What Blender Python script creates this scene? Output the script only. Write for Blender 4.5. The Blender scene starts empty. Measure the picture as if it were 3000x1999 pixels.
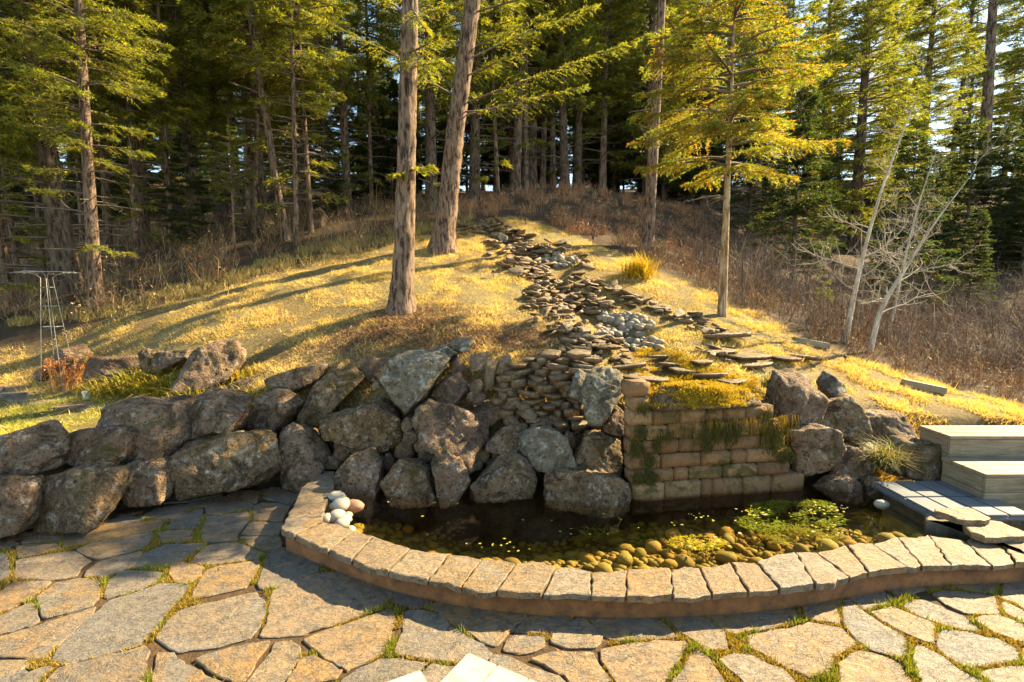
import bpy, bmesh, math, random
import numpy as np
from mathutils import Vector, Matrix, Quaternion

random.seed(7)
RNG = np.random.default_rng(11)
scene = bpy.context.scene
COL = scene.collection
R = math.radians

# ------------------------------------------------------------------ camera, world, sun, exposure
CAM_H, PITCH, FPX = 2.6, R(6.0), 1560.0
cam_d = bpy.data.cameras.new('camera')
cam = bpy.data.objects.new('camera', cam_d); COL.objects.link(cam)
cam.location = (0, 0, CAM_H)
cam.rotation_euler = (R(90) - PITCH, 0, 0)
cam_d.sensor_width = 36.0
cam_d.lens = 36.0 * FPX / 3000.0
cam_d.clip_start, cam_d.clip_end = 0.05, 600
scene.camera = cam

SUN_AZ, SUN_EL = R(62), R(33.5)
world = bpy.data.worlds.new('World'); scene.world = world
world.use_nodes = True
wn = world.node_tree.nodes; wl = world.node_tree.links
bg = wn['Background']
sky = wn.new('ShaderNodeTexSky'); sky.sky_type = 'NISHITA'; sky.sun_disc = False
sky.sun_elevation = SUN_EL; sky.sun_rotation = SUN_AZ
sky.altitude = 1900; sky.air_density = 1.0; sky.dust_density = 1.0
wl.new(sky.outputs[0], bg.inputs[0]); bg.inputs[1].default_value = 0.10
sun_v = Vector((math.sin(SUN_AZ) * math.cos(SUN_EL), math.cos(SUN_AZ) * math.cos(SUN_EL), math.sin(SUN_EL)))
sd = bpy.data.lights.new('sun', 'SUN'); sd.energy = 5.0; sd.angle = R(0.5); sd.color = (1.0, 0.81, 0.57)
so = bpy.data.objects.new('sun', sd); COL.objects.link(so)
so.rotation_euler = (-sun_v).to_track_quat('-Z', 'Y').to_euler(); so.location = (20, 8, 20)
vs = scene.view_settings
vs.view_transform = 'Standard'; vs.look = 'None'; vs.exposure = 2.2; vs.use_white_balance = True; vs.white_balance_temperature = 7400; vs.white_balance_tint = 0; vs.gamma = 1.0; vs.use_curve_mapping = False
scene.render.engine = 'CYCLES'
cy = scene.cycles
cy.use_denoising = True
cy.max_bounces = 6; cy.diffuse_bounces = 3; cy.glossy_bounces = 2; cy.transmission_bounces = 3
cy.transparent_max_bounces = 8; cy.volume_bounces = 0
cy.caustics_reflective = False; cy.caustics_refractive = False
cy.sample_clamp_indirect = 6.0

# ------------------------------------------------------------------ picture -> place helpers
CP, SP = math.cos(PITCH), math.sin(PITCH)
def ray(px, py):
    xc, yc = (px - 1500.0) / FPX, -(py - 999.5) / FPX
    return (xc, CP + yc * SP, yc * CP - SP)
def atZ(px, py, z):
    d = ray(px, py); t = (z - CAM_H) / d[2]
    return Vector((d[0] * t, d[1] * t, z))
def atY(px, py, Y):
    d = ray(px, py); t = Y / d[1]
    return Vector((d[0] * t, Y, CAM_H + d[2] * t))
def xAt(px, Y, z):
    return (px - 1500.0) / FPX * (Y * CP + (CAM_H - z) * SP)
C1 = lambda x, y: (x * .425, 900 + y * .425)
C2 = lambda x, y: (800 + x * .4675, 950 + y * .4675)
C3 = lambda x, y: (1700 + x * .5525, 900 + y * .5525)
CW = lambda x, y: (1700 + x * .3187, 1040 + y * .3187)
CS = lambda x, y: (1200 + x * .425, 620 + y * .425)

# ------------------------------------------------------------------ numpy noise
def _h(ix, iy, iz, s):
    n = (ix * 374761393 + iy * 668265263 + iz * 2147483647 + s * 974634777) & 0xffffffff
    n = ((n ^ (n >> 13)) * 1274126177) & 0xffffffff
    n = n ^ (n >> 16)
    return (n & 0xffff) / 65535.0
def vnoise(p, s=0):
    p = np.asarray(p, float); i = np.floor(p).astype(np.int64); f = p - i
    f = f * f * (3 - 2 * f); out = 0
    for dx in (0, 1):
        wx = f[:, 0] if dx else 1 - f[:, 0]
        for dy in (0, 1):
            wy = f[:, 1] if dy else 1 - f[:, 1]
            for dz in (0, 1):
                wz = f[:, 2] if dz else 1 - f[:, 2]
                out = out + wx * wy * wz * _h(i[:, 0] + dx, i[:, 1] + dy, i[:, 2] + dz, s)
    return out * 2 - 1
def fbm(p, s=0, o=4):
    a, t, q = 1.0, 0, np.asarray(p, float)
    for k in range(o):
        t = t + a * vnoise(q, s + k); q = q * 2.03 + 17.1; a *= .5
    return t

# ------------------------------------------------------------------ mesh helpers
def mesh_np(name, v, f, col=None, smooth=False):
    v = np.asarray(v, np.float32); f = np.asarray(f, np.int32)
    me = bpy.data.meshes.new(name)
    me.vertices.add(len(v)); me.vertices.foreach_set('co', v.ravel())
    k = f.shape[1]
    me.loops.add(f.size); me.loops.foreach_set('vertex_index', f.ravel())
    me.polygons.add(len(f)); me.polygons.foreach_set('loop_start', np.arange(0, f.size, k, dtype=np.int32))
    me.update(calc_edges=True)
    if smooth: me.polygons.foreach_set('use_smooth', np.ones(len(f), bool))
    if col is not None:
        a = me.color_attributes.new('tint', 'FLOAT_COLOR', 'POINT')
        c = np.ones((len(v), 4), np.float32); c[:, :3] = col
        a.data.foreach_set('color', c.ravel())
    me.validate()
    return me
def obj(name, me, mat=None, parent=None, loc=None):
    o = bpy.data.objects.new(name, me); COL.objects.link(o)
    if mat is not None and me is not None and not me.materials: me.materials.append(mat)
    if parent is not None: o.parent = parent
    if loc is not None: o.location = loc
    return o
def tag(o, label=None, cat=None, group=None, kind=None):
    if label: o['label'] = label
    if cat: o['category'] = cat
    if group: o['group'] = group
    if kind: o['kind'] = kind
    return o
def empty(name, loc, label=None, cat=None, group=None, rz=0):
    o = bpy.data.objects.new(name, None); COL.objects.link(o)
    o.location = loc; o.rotation_euler = (0, 0, rz); o.empty_display_size = .1
    return tag(o, label, cat, group)
def copy_tree(o, parent=None):
    c = o.copy(); COL.objects.link(c); c.parent = parent
    for ch in o.children: copy_tree(ch, c)
    return c
class MB:
    """collects triangles"""
    def __init__(s): s.v, s.f, s.c, s.n = [], [], [], 0
    def add(s, v, f, c=None):
        v = np.asarray(v, float).reshape(-1, 3); f = np.asarray(f, np.int64)
        if f.shape[1] == 4: f = np.concatenate([f[:, [0, 1, 2]], f[:, [0, 2, 3]]])
        s.v.append(v); s.f.append(f + s.n); s.n += len(v)
        cc = np.empty((len(v), 3)); cc[:] = (1, 1, 1) if c is None else c
        s.c.append(cc)
    def tube(s, pts, rad, sides=6, c=None, cap=False):
        pts = np.asarray(pts, float); n = len(pts); rad = np.broadcast_to(np.asarray(rad, float), (n,))
        d = np.gradient(pts, axis=0); d /= np.linalg.norm(d, axis=1)[:, None] + 1e-9
        up = np.array([0, 0, 1.0]) if abs(d[0, 2]) < .9 else np.array([1.0, 0, 0])
        a = np.cross(d, up); a /= np.linalg.norm(a, axis=1)[:, None] + 1e-9; b = np.cross(d, a)
        th = np.arange(sides) * 2 * math.pi / sides
        v = pts[:, None] + rad[:, None, None] * (np.cos(th)[None, :, None] * a[:, None] + np.sin(th)[None, :, None] * b[:, None])
        i = np.arange(n - 1)[:, None] * sides; j = np.arange(sides)[None]; j2 = (j + 1) % sides
        f = np.stack([i + j, i + j2, i + sides + j2, i + sides + j], -1).reshape(-1, 4)
        s.add(v.reshape(-1, 3), f, c)
        if cap:
            s.add(np.vstack([v[-1], pts[-1:]]), np.array([[k, (k + 1) % sides, sides] for k in range(sides)]), c)
    def box(s, lo, hi, c=None):
        x0, y0, z0 = lo; x1, y1, z1 = hi
        v = [(x0,y0,z0),(x1,y0,z0),(x1,y1,z0),(x0,y1,z0),(x0,y0,z1),(x1,y0,z1),(x1,y1,z1),(x0,y1,z1)]
        s.add(v, [(0,3,2,1),(4,5,6,7),(0,1,5,4),(1,2,6,5),(2,3,7,6),(3,0,4,7)], c)
    def mesh(s, name, smooth=False, col=True):
        return mesh_np(name, np.concatenate(s.v), np.concatenate(s.f), np.concatenate(s.c) if col else None, smooth)
    def build(s, name, mat, parent=None, loc=None, smooth=False):
        return obj(name, s.mesh(name, smooth), mat, parent, loc)

# ------------------------------------------------------------------ materials
class NT:
    def __init__(s, name):
        s.m = bpy.data.materials.new(name); s.m.use_nodes = True
        s.t = s.m.node_tree; s.N = s.t.nodes; s.L = s.t.links
        s.p = s.N['Principled BSDF']; s.out = s.N['Material Output']
        s.p.inputs['Specular IOR Level'].default_value = .3
    def n(s, typ, **kw):
        x = s.N.new(typ)
        for k, v in kw.items():
            if k in x.inputs: 
                if hasattr(v, 'links') or isinstance(v, bpy.types.NodeSocket): s.L.new(v, x.inputs[k])
                else: x.inputs[k].default_value = v
            else: setattr(x, k, v)
        return x
    def co(s, which='Object', sc=(1, 1, 1)):
        t = s.n('ShaderNodeTexCoord'); m = s.n('ShaderNodeMapping'); s.L.new(t.outputs[which], m.inputs[0])
        m.inputs['Scale'].default_value = sc; return m.outputs[0]
    def noise(s, v, scale, det=5, rough=.6, dist=0):
        x = s.n('ShaderNodeTexNoise', Scale=scale, Detail=det, Roughness=rough, Distortion=dist); s.L.new(v, x.inputs['Vector']); return x.outputs['Fac']
    def ramp(s, fac, stops):
        x = s.n('ShaderNodeValToRGB'); s.L.new(fac, x.inputs[0]); e = x.color_ramp.elements
        while len(e) < len(stops): e.new(.5)
        for q, (p, c) in zip(e, stops):
            q.position = p; q.color = (c[0], c[1], c[2], 1) if hasattr(c, '__len__') else (c, c, c, 1)
        return x.outputs[0]
    def mix(s, fac, a, b, blend='MIX'):
        x = s.n('ShaderNodeMix', data_type='RGBA', blend_type=blend)
        for sock, v in ((x.inputs[0], fac), (x.inputs[6], a), (x.inputs[7], b)):
            if isinstance(v, bpy.types.NodeSocket): s.L.new(v, sock)
            elif hasattr(v, '__len__'): sock.default_value = (v[0], v[1], v[2], 1)
            else: sock.default_value = v
        return x.outputs[2]
    def math(s, op, a, b=0.0):
        x = s.n('ShaderNodeMath', operation=op)
        for sock, v in ((x.inputs[0], a), (x.inputs[1], b)):
            if isinstance(v, bpy.types.NodeSocket): s.L.new(v, sock)
            else: sock.default_value = v
        return x.outputs[0]
    def base(s, c):
        if isinstance(c, bpy.types.NodeSocket): s.L.new(c, s.p.inputs['Base Color'])
        else: s.p.inputs['Base Color'].default_value = (*c, 1)
    def rough(s, v):
        if isinstance(v, bpy.types.NodeSocket): s.L.new(v, s.p.inputs['Roughness'])
        else: s.p.inputs['Roughness'].default_value = v
    def bump(s, h, st=.5, dist=.02):
        x = s.n('ShaderNodeBump', Strength=st, Distance=dist); s.L.new(h, x.inputs['Height']); s.L.new(x.outputs[0], s.p.inputs['Normal']); return x
    def rnd(s): return s.n('ShaderNodeObjectInfo').outputs['Random']
    def tint(s): return s.n('ShaderNodeAttribute', attribute_name='tint').outputs['Color']

M = {}
def mat_rock(name, tones, lichen=.5, moss=.4, pit=1.0):
    t = NT(name); v = t.co(); r = t.rnd()
    off = t.n('ShaderNodeVectorMath', operation='ADD'); t.L.new(v, off.inputs[0])
    cmb = t.n('ShaderNodeCombineXYZ'); 
    for i in range(3): t.L.new(t.math('MULTIPLY', r, 37.0 + 11 * i), cmb.inputs[i])
    t.L.new(cmb.outputs[0], off.inputs[1]); v = off.outputs[0]
    n1 = t.noise(v, 2.2, 6, .6); n2 = t.noise(v, 14, 6, .7); n3 = t.noise(v, 6, 6, .7, .8); n4 = t.noise(v, 34, 4, .7)
    base = t.mix(r, tones[0], tones[1])
    base = t.mix(t.ramp(n1, [(.35, 0), (.65, 1)]), base, tones[2])
    base = t.mix(t.ramp(n2, [(.34, .85), (.48, 0)]), base, tones[3])
    base = t.mix(t.ramp(n4, [(.36, .9), (.45, 0)]), base, tones[3])
    # pale lichen flecks
    lf = t.math('MULTIPLY', t.ramp(n3, [(.50, 0), (.58, 1)]), t.ramp(n2, [(.5, 0), (.56, 1)]))
    base = t.mix(t.math('MULTIPLY', lf, lichen), base, (.48, .45, .37))
    # rusty moss, more of it on some rocks
    blk = t.ramp(t.noise(v, 2.3, 7, .75, 1.0), [(.52, 0), (.60, .8)])
    base = t.mix(blk, base, tones[3])
    mf = t.ramp(t.noise(v, 3.1, 6, .7, .8), [(.53, 0), (.63, 1)])
    base = t.mix(t.math('MULTIPLY', mf, moss), base, (.085, .06, .012))
    t.base(base); t.rough(.88)
    vo = t.n('ShaderNodeTexVoronoi', Scale=26.0); t.L.new(v, vo.inputs['Vector'])
    pits = t.ramp(vo.outputs['Distance'], [(.0, 0), (.35, 1)])
    h = t.math('ADD', t.math('MULTIPLY', n2, 1.0), t.math('ADD', t.math('MULTIPLY', n4, .5), t.math('MULTIPLY', pits, .35 * pit)))
    t.bump(h, 1.0, .07)
    return t.m
M['basalt'] = mat_rock('basalt', [(.24, .15, .085), (.35, .225, .13), (.19, .115, .07), (.04, .024, .014)], .6, .8)
M['basalt_mossy'] = mat_rock('basalt_mossy', [(.26, .165, .085), (.31, .195, .09), (.16, .10, .055), (.026, .016, .009)], .6, 1.0)
M['lichen_rock'] = mat_rock('lichen_rock', [(.27, .23, .155), (.31, .27, .185), (.19, .145, .095), (.06, .045, .03)], 1.0, .4)
M['brown_rock'] = mat_rock('brown_rock', [(.22, .13, .075), (.28, .17, .095), (.16, .095, .06), (.08, .05, .03)], .35, .35)

def mat_flag(name, stops, dark=.75, scl=1.0, grey=(.16, .148, .13)):
    t = NT(name); v = t.co('Object'); r = t.rnd()
    g = t.n('ShaderNodeNewGeometry').outputs['Position']
    c0 = t.ramp(r, stops)
    n1 = t.noise(g, 2.4 * scl, 6, .62, .6); n2 = t.noise(g, 9 * scl, 6, .65); 
    mp = t.n('ShaderNodeMapping'); t.L.new(g, mp.inputs[0]); mp.inputs['Rotation'].default_value = (0, 0, .5); mp.inputs['Scale'].default_value = (1.6, 2.9, 2.0)
    n3 = t.noise(mp.outputs[0], 7 * scl, 7, .7, .5); n4 = t.noise(g, 55, 4, .6)
    rr2 = t.math('FRACT', t.math('MULTIPLY', r, 7.31))
    c = t.mix(t.math('MULTIPLY', t.ramp(n1, [(.40, 0), (.56, 1)]), rr2), c0, (.265, .16, .062))
    c = t.mix(t.ramp(n2, [(.48, 0), (.62, .7)]), c, grey)
    cl1 = t.ramp(n3, [(.485, 0), (.505, 1), (.525, 0)]); cl2 = t.ramp(n1, [(.53, 0), (.54, 1), (.55, 0)])
    cl = t.math('MULTIPLY', t.math('MAXIMUM', cl1, cl2), t.ramp(n2, [(.42, 0), (.55, 1)]))
    c = t.mix(t.math('MULTIPLY', cl, .75), c, (.06, .045, .032))
    c = t.mix(t.ramp(n3, [(.36, .6), (.47, 0)]), c, (.11, .085, .06))
    c = t.mix(t.ramp(n4, [(.30, .5), (.42, 0)]), c, (.08, .06, .045))
    t.base(c); t.rough(t.ramp(n2, [(.3, .38), (.7, .66)]))
    t.p.inputs['Specular IOR Level'].default_value = .45
    h = t.math('ADD', t.math('MULTIPLY', n3, 1.0), t.math('ADD', t.math('MULTIPLY', n1, .8), t.math('MULTIPLY', n4, .18)))
    t.bump(t.math('SUBTRACT', h, t.math('MULTIPLY', cl, .35)), .9, .035)
    return t.m
FLAG = [(0, (.135, .132, .124)), (.16, (.26, .19, .11)), (.32, (.16, .148, .132)), (.46, (.29, .17, .065)), (.6, (.205, .172, .135)), (.75, (.28, .18, .09)), (.88, (.15, .137, .12)), (1, (.25, .20, .14))]
M['flag'] = mat_flag('flagstone', FLAG)
M['coping'] = mat_flag('coping_stone', [(0, (.27, .185, .105)), (.25, (.31, .235, .15)), (.45, (.24, .195, .145)), (.65, (.33, .19, .08)), (.85, (.26, .18, .105)), (1, (.31, .215, .125))], scl=1.6, grey=(.20, .165, .12))
M['slate'] = mat_flag('slate', [(0, (.21, .13, .065)), (.3, (.28, .185, .10)), (.55, (.20, .145, .09)), (.8, (.29, .175, .08)), (1, (.24, .165, .095))], scl=2.2, grey=(.19, .135, .08))

def mat_simple(name, c, rough=.8, var=.25, scale=8, bump=.4, spec=.3, metal=0.0, dist=.01):
    t = NT(name); v = t.co()
    n = t.noise(v, scale, 6, .65); n2 = t.noise(v, scale * 5, 4, .6)
    a = tuple(x * (1 - var) for x in c); b = tuple(min(1, x * (1 + var)) for x in c)
    cc = t.mix(t.ramp(n, [(.3, 0), (.7, 1)]), a, b)
    cc = t.mix(t.ramp(n2, [(.25, .5), (.45, 0)]), cc, tuple(x * .45 for x in c))
    t.base(cc); t.rough(rough); t.p.inputs['Specular IOR Level'].default_value = spec; t.p.inputs['Metallic'].default_value = metal
    t.bump(t.math('ADD', n, t.math('MULTIPLY', n2, .4)), bump, dist)
    return t.m
M['rust'] = mat_simple('rusted_steel', (.20, .075, .02), .7, .55, 7, .3, .35)
M['mortar'] = mat_simple('mortar', (.30, .24, .16), .9, .3, 12, .7)
M['lid'] = mat_simple('grey_plastic', (.13, .145, .155), .42, .18, 6, .12, .45)
M['soil'] = mat_simple('soil', (.075, .045, .022), .95, .4, 10, .8, .2, dist=.03)
M['gravel'] = mat_simple('gravel', (.20, .19, .17), .9, .45, 60, 1.0, .2, dist=.03)
M['concrete'] = mat_simple('concrete', (.16, .13, .09), .9, .4, 6, .6)
M['teal'] = mat_simple('teal_plastic', (.02, .38, .36), .4, .1, 4, .05)
M['pale_stone'] = mat_simple('pale_river_stone', (.36, .32, .25), .6, .15, 5, .15)
M['red_stone'] = mat_simple('reddish_river_stone', (.40, .20, .12), .6, .25, 5, .15)
M['pot'] = mat_simple('white_pot', (.72, .69, .62), .5, .08, 6, .1)
M['iron'] = mat_simple('trellis_metal', (.30, .28, .25), .45, .25, 20, .2, .5, .5)
M['black'] = mat_simple('dark_fitting', (.03, .028, .025), .5, .2, 10, .1)

def mat_bark(name, a, b, c, sc=1.0, rough=.95):
    t = NT(name); v = t.co('Object', (1, 1, .22))
    n = t.noise(v, 16 * sc, 6, .7, .4); n2 = t.noise(t.co('Object'), 3, 4, .6); n3 = t.noise(t.co('Object', (1, 1, .5)), 60 * sc, 3, .6)
    cc = t.mix(t.ramp(n2, [(.42, 0), (.62, .8)]), b, c)
    cc = t.mix(t.ramp(n, [(.40, 1), (.55, 0)]), cc, a)
    t.base(cc); t.rough(rough); t.bump(t.math('ADD', n, t.math('MULTIPLY', n3, .3)), 1.0, .05)
    return t.m
M['bark'] = mat_bark('conifer_bark', (.035, .02, .013), (.22, .14, .09), (.29, .20, .14))
M['bark_dark'] = mat_bark('dark_bark', (.035, .022, .015), (.15, .10, .068), (.19, .14, .10))
M['bark_pale'] = mat_bark('young_fir_bark', (.15, .08, .035), (.44, .34, .22), (.30, .16, .06), .6)
M['aspen'] = mat_bark('aspen_bark', (.34, .28, .22), (.56, .51, .42), (.28, .21, .14), .5)
t = NT('deadwood'); t.base(t.tint()); t.rough(.9); M['twig'] = t.m

def mat_leaf(name, trans=.55, gloss=.4, boost=(1.7, 1.7, .6)):
    t = NT(name); c = t.tint()
    t.base(c); t.rough(.55); t.p.inputs['Specular IOR Level'].default_value = gloss
    tr = t.n('ShaderNodeBsdfTranslucent'); t.L.new(t.mix(1.0, c, boost, 'MULTIPLY'), tr.inputs[0])
    mx = t.n('ShaderNodeMixShader'); mx.inputs[0].default_value = trans
    t.L.new(t.p.outputs[0], mx.inputs[1]); t.L.new(tr.outputs[0], mx.inputs[2]); t.L.new(mx.outputs[0], t.out.inputs[0])
    return t.m
M['needle'] = mat_leaf('needles')
M['grass'] = mat_leaf('grass_blades', .4, .25, (1.4, 1.3, .7))
M['moss'] = mat_leaf('moss_strands', .35, .1, (1.3, 1.2, .6))

# ground: own colour comes from the tint of what lies there (straw, needles litter, soil)
t = NT('hillside'); g = t.n('ShaderNodeNewGeometry').outputs['Position']
n1 = t.noise(g, 3, 6, .7); n2 = t.noise(g, 22, 5, .7); n3 = t.noise(g, 90, 3, .6)
c = t.mix(t.ramp(n2, [(.3, .8), (.6, 0)]), t.tint(), (.05, .032, .015)); c = t.mix(t.ramp(n1, [(.5, 0), (.75, .5)]), c, (.20, .155, .07))
t.base(c); t.rough(.95); t.bump(t.math('ADD', n2, t.math('MULTIPLY', n3, .6)), 1.0, .06); M['ground'] = t.m

# bricks / blocks with moss stains
t = NT('block_stone'); g = t.n('ShaderNodeNewGeometry').outputs['Position']; r = t.rnd()
n1 = t.noise(g, 5, 6, .65); n2 = t.noise(g, 26, 5, .7); n3 = t.noise(g, 2.2, 5, .7, .6)
c = t.ramp(r, [(0, (.19, .095, .04)), (.4, (.27, .145, .062)), (.7, (.22, .12, .052)), (.9, (.34, .20, .09)), (1, (.37, .235, .11))])
c = t.mix(t.ramp(n1, [(.4, 0), (.7, .6)]), c, (.15, .09, .055)); c = t.mix(t.ramp(n2, [(.3, .6), (.5, 0)]), c, (.09, .055, .03))
c = t.mix(t.ramp(n3, [(.52, 0), (.62, .85)]), c, (.055, .05, .012))
t.base(c); t.rough(.9); t.bump(t.math('ADD', n1, n2), .8, .02); M['block'] = t.m

# weathered wood (grain runs along local x)
def mat_wood(name, a, b, c):
    t = NT(name); v = t.co('Object', (.6, 9, 9)); n = t.noise(v, 4, 6, .7, .6); n2 = t.noise(t.co('Object', (1, 3, 3)), 5, 5, .7)
    cc = t.mix(t.ramp(n, [(.35, 0), (.65, 1)]), a, b); cc = t.mix(t.ramp(n2, [(.5, 0), (.7, .7)]), cc, c)
    t.base(cc); t.rough(.5); t.bump(n, .5, .01); return t.m
M['white_paint'] = mat_wood('bleached_paint', (.36, .32, .27), (.46, .42, .36), (.24, .20, .16))
M['wood'] = mat_wood('weathered_cedar', (.16, .12, .07), (.31, .25, .17), (.12, .10, .055))

# algae-brown cobbles, water
t = NT('algae_cobble'); v = t.co(); r = t.rnd(); n = t.noise(v, 5, 5, .7); n2 = t.noise(v, 20, 4, .6)
c = t.ramp(r, [(0, (.28, .16, .03)), (.2, (.44, .25, .04)), (.4, (.20, .15, .03)), (.55, (.36, .27, .05)), (.7, (.14, .085, .03)), (.85, (.40, .22, .03)), (1, (.24, .19, .06))])
c = t.mix(t.ramp(n, [(.4, 0), (.65, .7)]), c, (.15, .12, .015)); c = t.mix(t.ramp(n2, [(.3, .5), (.5, 0)]), c, (.08, .05, .01))
t.base(c); t.rough(.8); t.bump(n2, .5, .01); M['cobble'] = t.m
t = NT('river_pebble'); v = t.co(); r = t.rnd(); n = t.noise(v, 6, 5, .7)
c = t.ramp(r, [(0, (.20, .165, .12)), (.4, (.30, .25, .18)), (.75, (.17, .145, .12)), (1, (.27, .19, .11))])
c = t.mix(t.ramp(n, [(.4, 0), (.7, .5)]), c, (.17, .14, .11)); t.base(c); t.rough(.65); t.bump(n, .3, .01); M['pebble'] = t.m
t = NT('pond_bed'); g = t.n('ShaderNodeNewGeometry').outputs['Position']; n = t.noise(g, 4, 6, .7)
t.base(t.ramp(n, [(.3, (.07, .048, .010)), (.7, (.19, .125, .022))])); t.rough(.9); M['bed'] = t.m
t = NT('pond_water'); N, L = t.N, t.L
g = t.n('ShaderNodeNewGeometry').outputs['Position']
n = t.noise(g, 2.5, 3, .5); n2 = t.noise(g, 11, 2, .5)
bmp = t.n('ShaderNodeBump', Strength=.05, Distance=.02); L.new(t.math('ADD', n, t.math('MULTIPLY', n2, .15)), bmp.inputs['Height'])
tr = t.n('ShaderNodeBsdfTransparent'); tr.inputs[0].default_value = (.97, .95, .86, 1)
gl = t.n('ShaderNodeBsdfGlossy'); gl.inputs['Roughness'].default_value = .03; L.new(bmp.outputs[0], gl.inputs['Normal'])
geo = t.n('ShaderNodeNewGeometry'); dot = t.n('ShaderNodeVectorMath', operation='DOT_PRODUCT'); L.new(bmp.outputs[0], dot.inputs[0]); L.new(geo.outputs['Incoming'], dot.inputs[1])
frv = t.math('ADD', t.math('MULTIPLY', t.math('POWER', t.math('SUBTRACT', 1.0, t.math('ABSOLUTE', dot.outputs['Value'])), 5.0), .98), .02)
mx = t.n('ShaderNodeMixShader'); L.new(frv, mx.inputs[0]); L.new(tr.outputs[0], mx.inputs[1]); L.new(gl.outputs[0], mx.inputs[2]); L.new(mx.outputs[0], t.out.inputs[0])
va = t.n('ShaderNodeVolumeAbsorption'); va.inputs['Color'].default_value = (.80, .62, .12, 1); va.inputs['Density'].default_value = .75
L.new(va.outputs[0], t.out.inputs['Volume'])
M['water'] = t.m

# ------------------------------------------------------------------ hillside height
CTRL = [(1175,908,10),(1300,735,14),(1560,690,15.5),(1420,655,16.5),(1640,775,13.2),(1870,805,12.5),(1895,735,16),(2115,925,10.3),
 (1700,885,11),(1800,965,9.5),(1950,1070,8),(1350,1015,8.3),(1500,960,9),(1480,850,11.3),(1000,965,9.2),(1050,830,11.5),(900,800,12.5),
 (2300,985,10),(2500,1085,9),(2700,1160,8.3),(2850,1205,7.8),(3000,1238,7.5),(2480,1150,8),(2700,1235,7.3),(2200,1030,8.7),
 (2600,1000,12),(2400,900,14),(2320,880,16),(2850,980,14),(2990,1100,11),(2700,900,20),(2150,800,18),
 (1560,562,22),(1800,585,22),(1250,620,22),(2100,640,24),(2250,720,22),(2600,720,28),(2900,780,26),
 (680,755,14),(850,705,15),(1050,640,17),(500,800,13.5),(283,890,11.5),(50,962,11),(600,850,12),(600,950,10),(300,1005,10),(100,1062,10),
 (0,1125,9.2),(120,1162,8.8),(300,1180,8),(650,1105,8.5),(640,1140,8),(850,1035,8.8),(1150,1010,8.6),
 (200,800,16),(400,700,22),(700,640,22),(60,720,24)]
pts = [tuple(atY(*c)) for c in CTRL]
for c in [(0,1235,7.0),(230,1215,7.3),(-400,1240,7.5),(-900,1000,12)]: pts.append(tuple(atY(*c)))
pts += [(-30,30,8.5),(0,38,9.0),(30,34,8.2),(-55,60,13),(0,70,13.5),(55,60,13),(-40,12,2.2),(-22,9,1.2),(45,12,1.0),(16,8,.7),(26,10,.8),(0,120,16),(-90,100,16),(90,100,16),(22,20,2.4),(-14,20,4.2)]
pts = np.array(pts)
def _tps(r2): return np.where(r2 > 0, .5 * r2 * np.log(r2 + 1e-12), 0)
_S = 10.0
_X = pts[:, :2] / _S; _n = len(_X)
_K = _tps(((_X[:, None] - _X[None]) ** 2).sum(-1)) + np.eye(_n) * .004
_P = np.c_[np.ones(_n), _X]
_A = np.block([[_K, _P], [_P.T, np.zeros((3, 3))]])
_w = np.linalg.solve(_A, np.r_[pts[:, 2], 0, 0, 0])
# foot of the boulder bank
WL = .12   # water level
LINE = np.array([(-40, 3.0), (-9, 4.2), (-5.1, 5.3), (-2.9, 6.6), (-2.1, 6.2), (0, 6.05), (1.5, 5.98), (3.75, 6.33), (4.4, 6.4), (5.0, 6.45), (5.3, 6.6), (8, 6.6), (14, 6.2), (60, 5.0)])
def lineY(x): return np.interp(x, LINE[:, 0], LINE[:, 1])
STREAM_PX = [(1420,672,16.2),(1500,705,15),(1570,745,14),(1640,775,13.2),(1610,835,12),(1690,885,11),(1750,925,10.2),(1830,970,9.4),(1930,1060,8.1),(2030,1105,7.4)]
STREAM = np.array([tuple(atY(*c)) for c in STREAM_PX])
def stream_d(x, y):
    p = np.c_[x, y]; best = np.full(len(p), 1e9)
    for a, b in zip(STREAM[:-1, :2], STREAM[1:, :2]):
        ab = b - a; tt = np.clip(((p - a) @ ab) / (ab @ ab), 0, 1)
        best = np.minimum(best, np.linalg.norm(p - a - tt[:, None] * ab, axis=1))
    return best
def hz(x, y, detail=True):
    x = np.atleast_1d(np.asarray(x, float)); y = np.atleast_1d(np.asarray(y, float))
    q = np.c_[x, y] / _S; z = np.empty(len(q))
    for i in range(0, len(q), 20000):
        s = q[i:i + 20000]
        z[i:i + 20000] = _tps(((s[:, None] - _X[None]) ** 2).sum(-1)) @ _w[:_n] + np.c_[np.ones(len(s)), s] @ _w[_n:]
    d = y - lineY(x) - .25
    wall = np.where((x > 1.4) & (x < 3.9), 4.0, 1.25)
    z = np.minimum(z, -.2 + np.maximum(d, -.3) * wall)
    sdist = stream_d(x, y)
    z = z - .16 * np.exp(-(sdist / .38) ** 2) * (y > 7)
    if detail:
        z = z + .035 * fbm(np.c_[x * 1.3, y * 1.3, x * 0], 3, 3) * np.clip(d, 0, 1)
    return z
def h1(x, y): return float(hz(x, y)[0])
def ground(px, py, y0=6.6, y1=60):
    d = ray(px, py); ys = np.concatenate([np.linspace(y0, 20, 270), np.linspace(20.2, y1, 120)]); tt = ys / d[1]
    zz = CAM_H + d[2] * tt; g = hz(d[0] * tt, ys)
    k = np.argmax(zz <= g) if (zz <= g).any() else len(ys) - 1
    return Vector((d[0] * tt[k], ys[k], float(g[k])))

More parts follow.
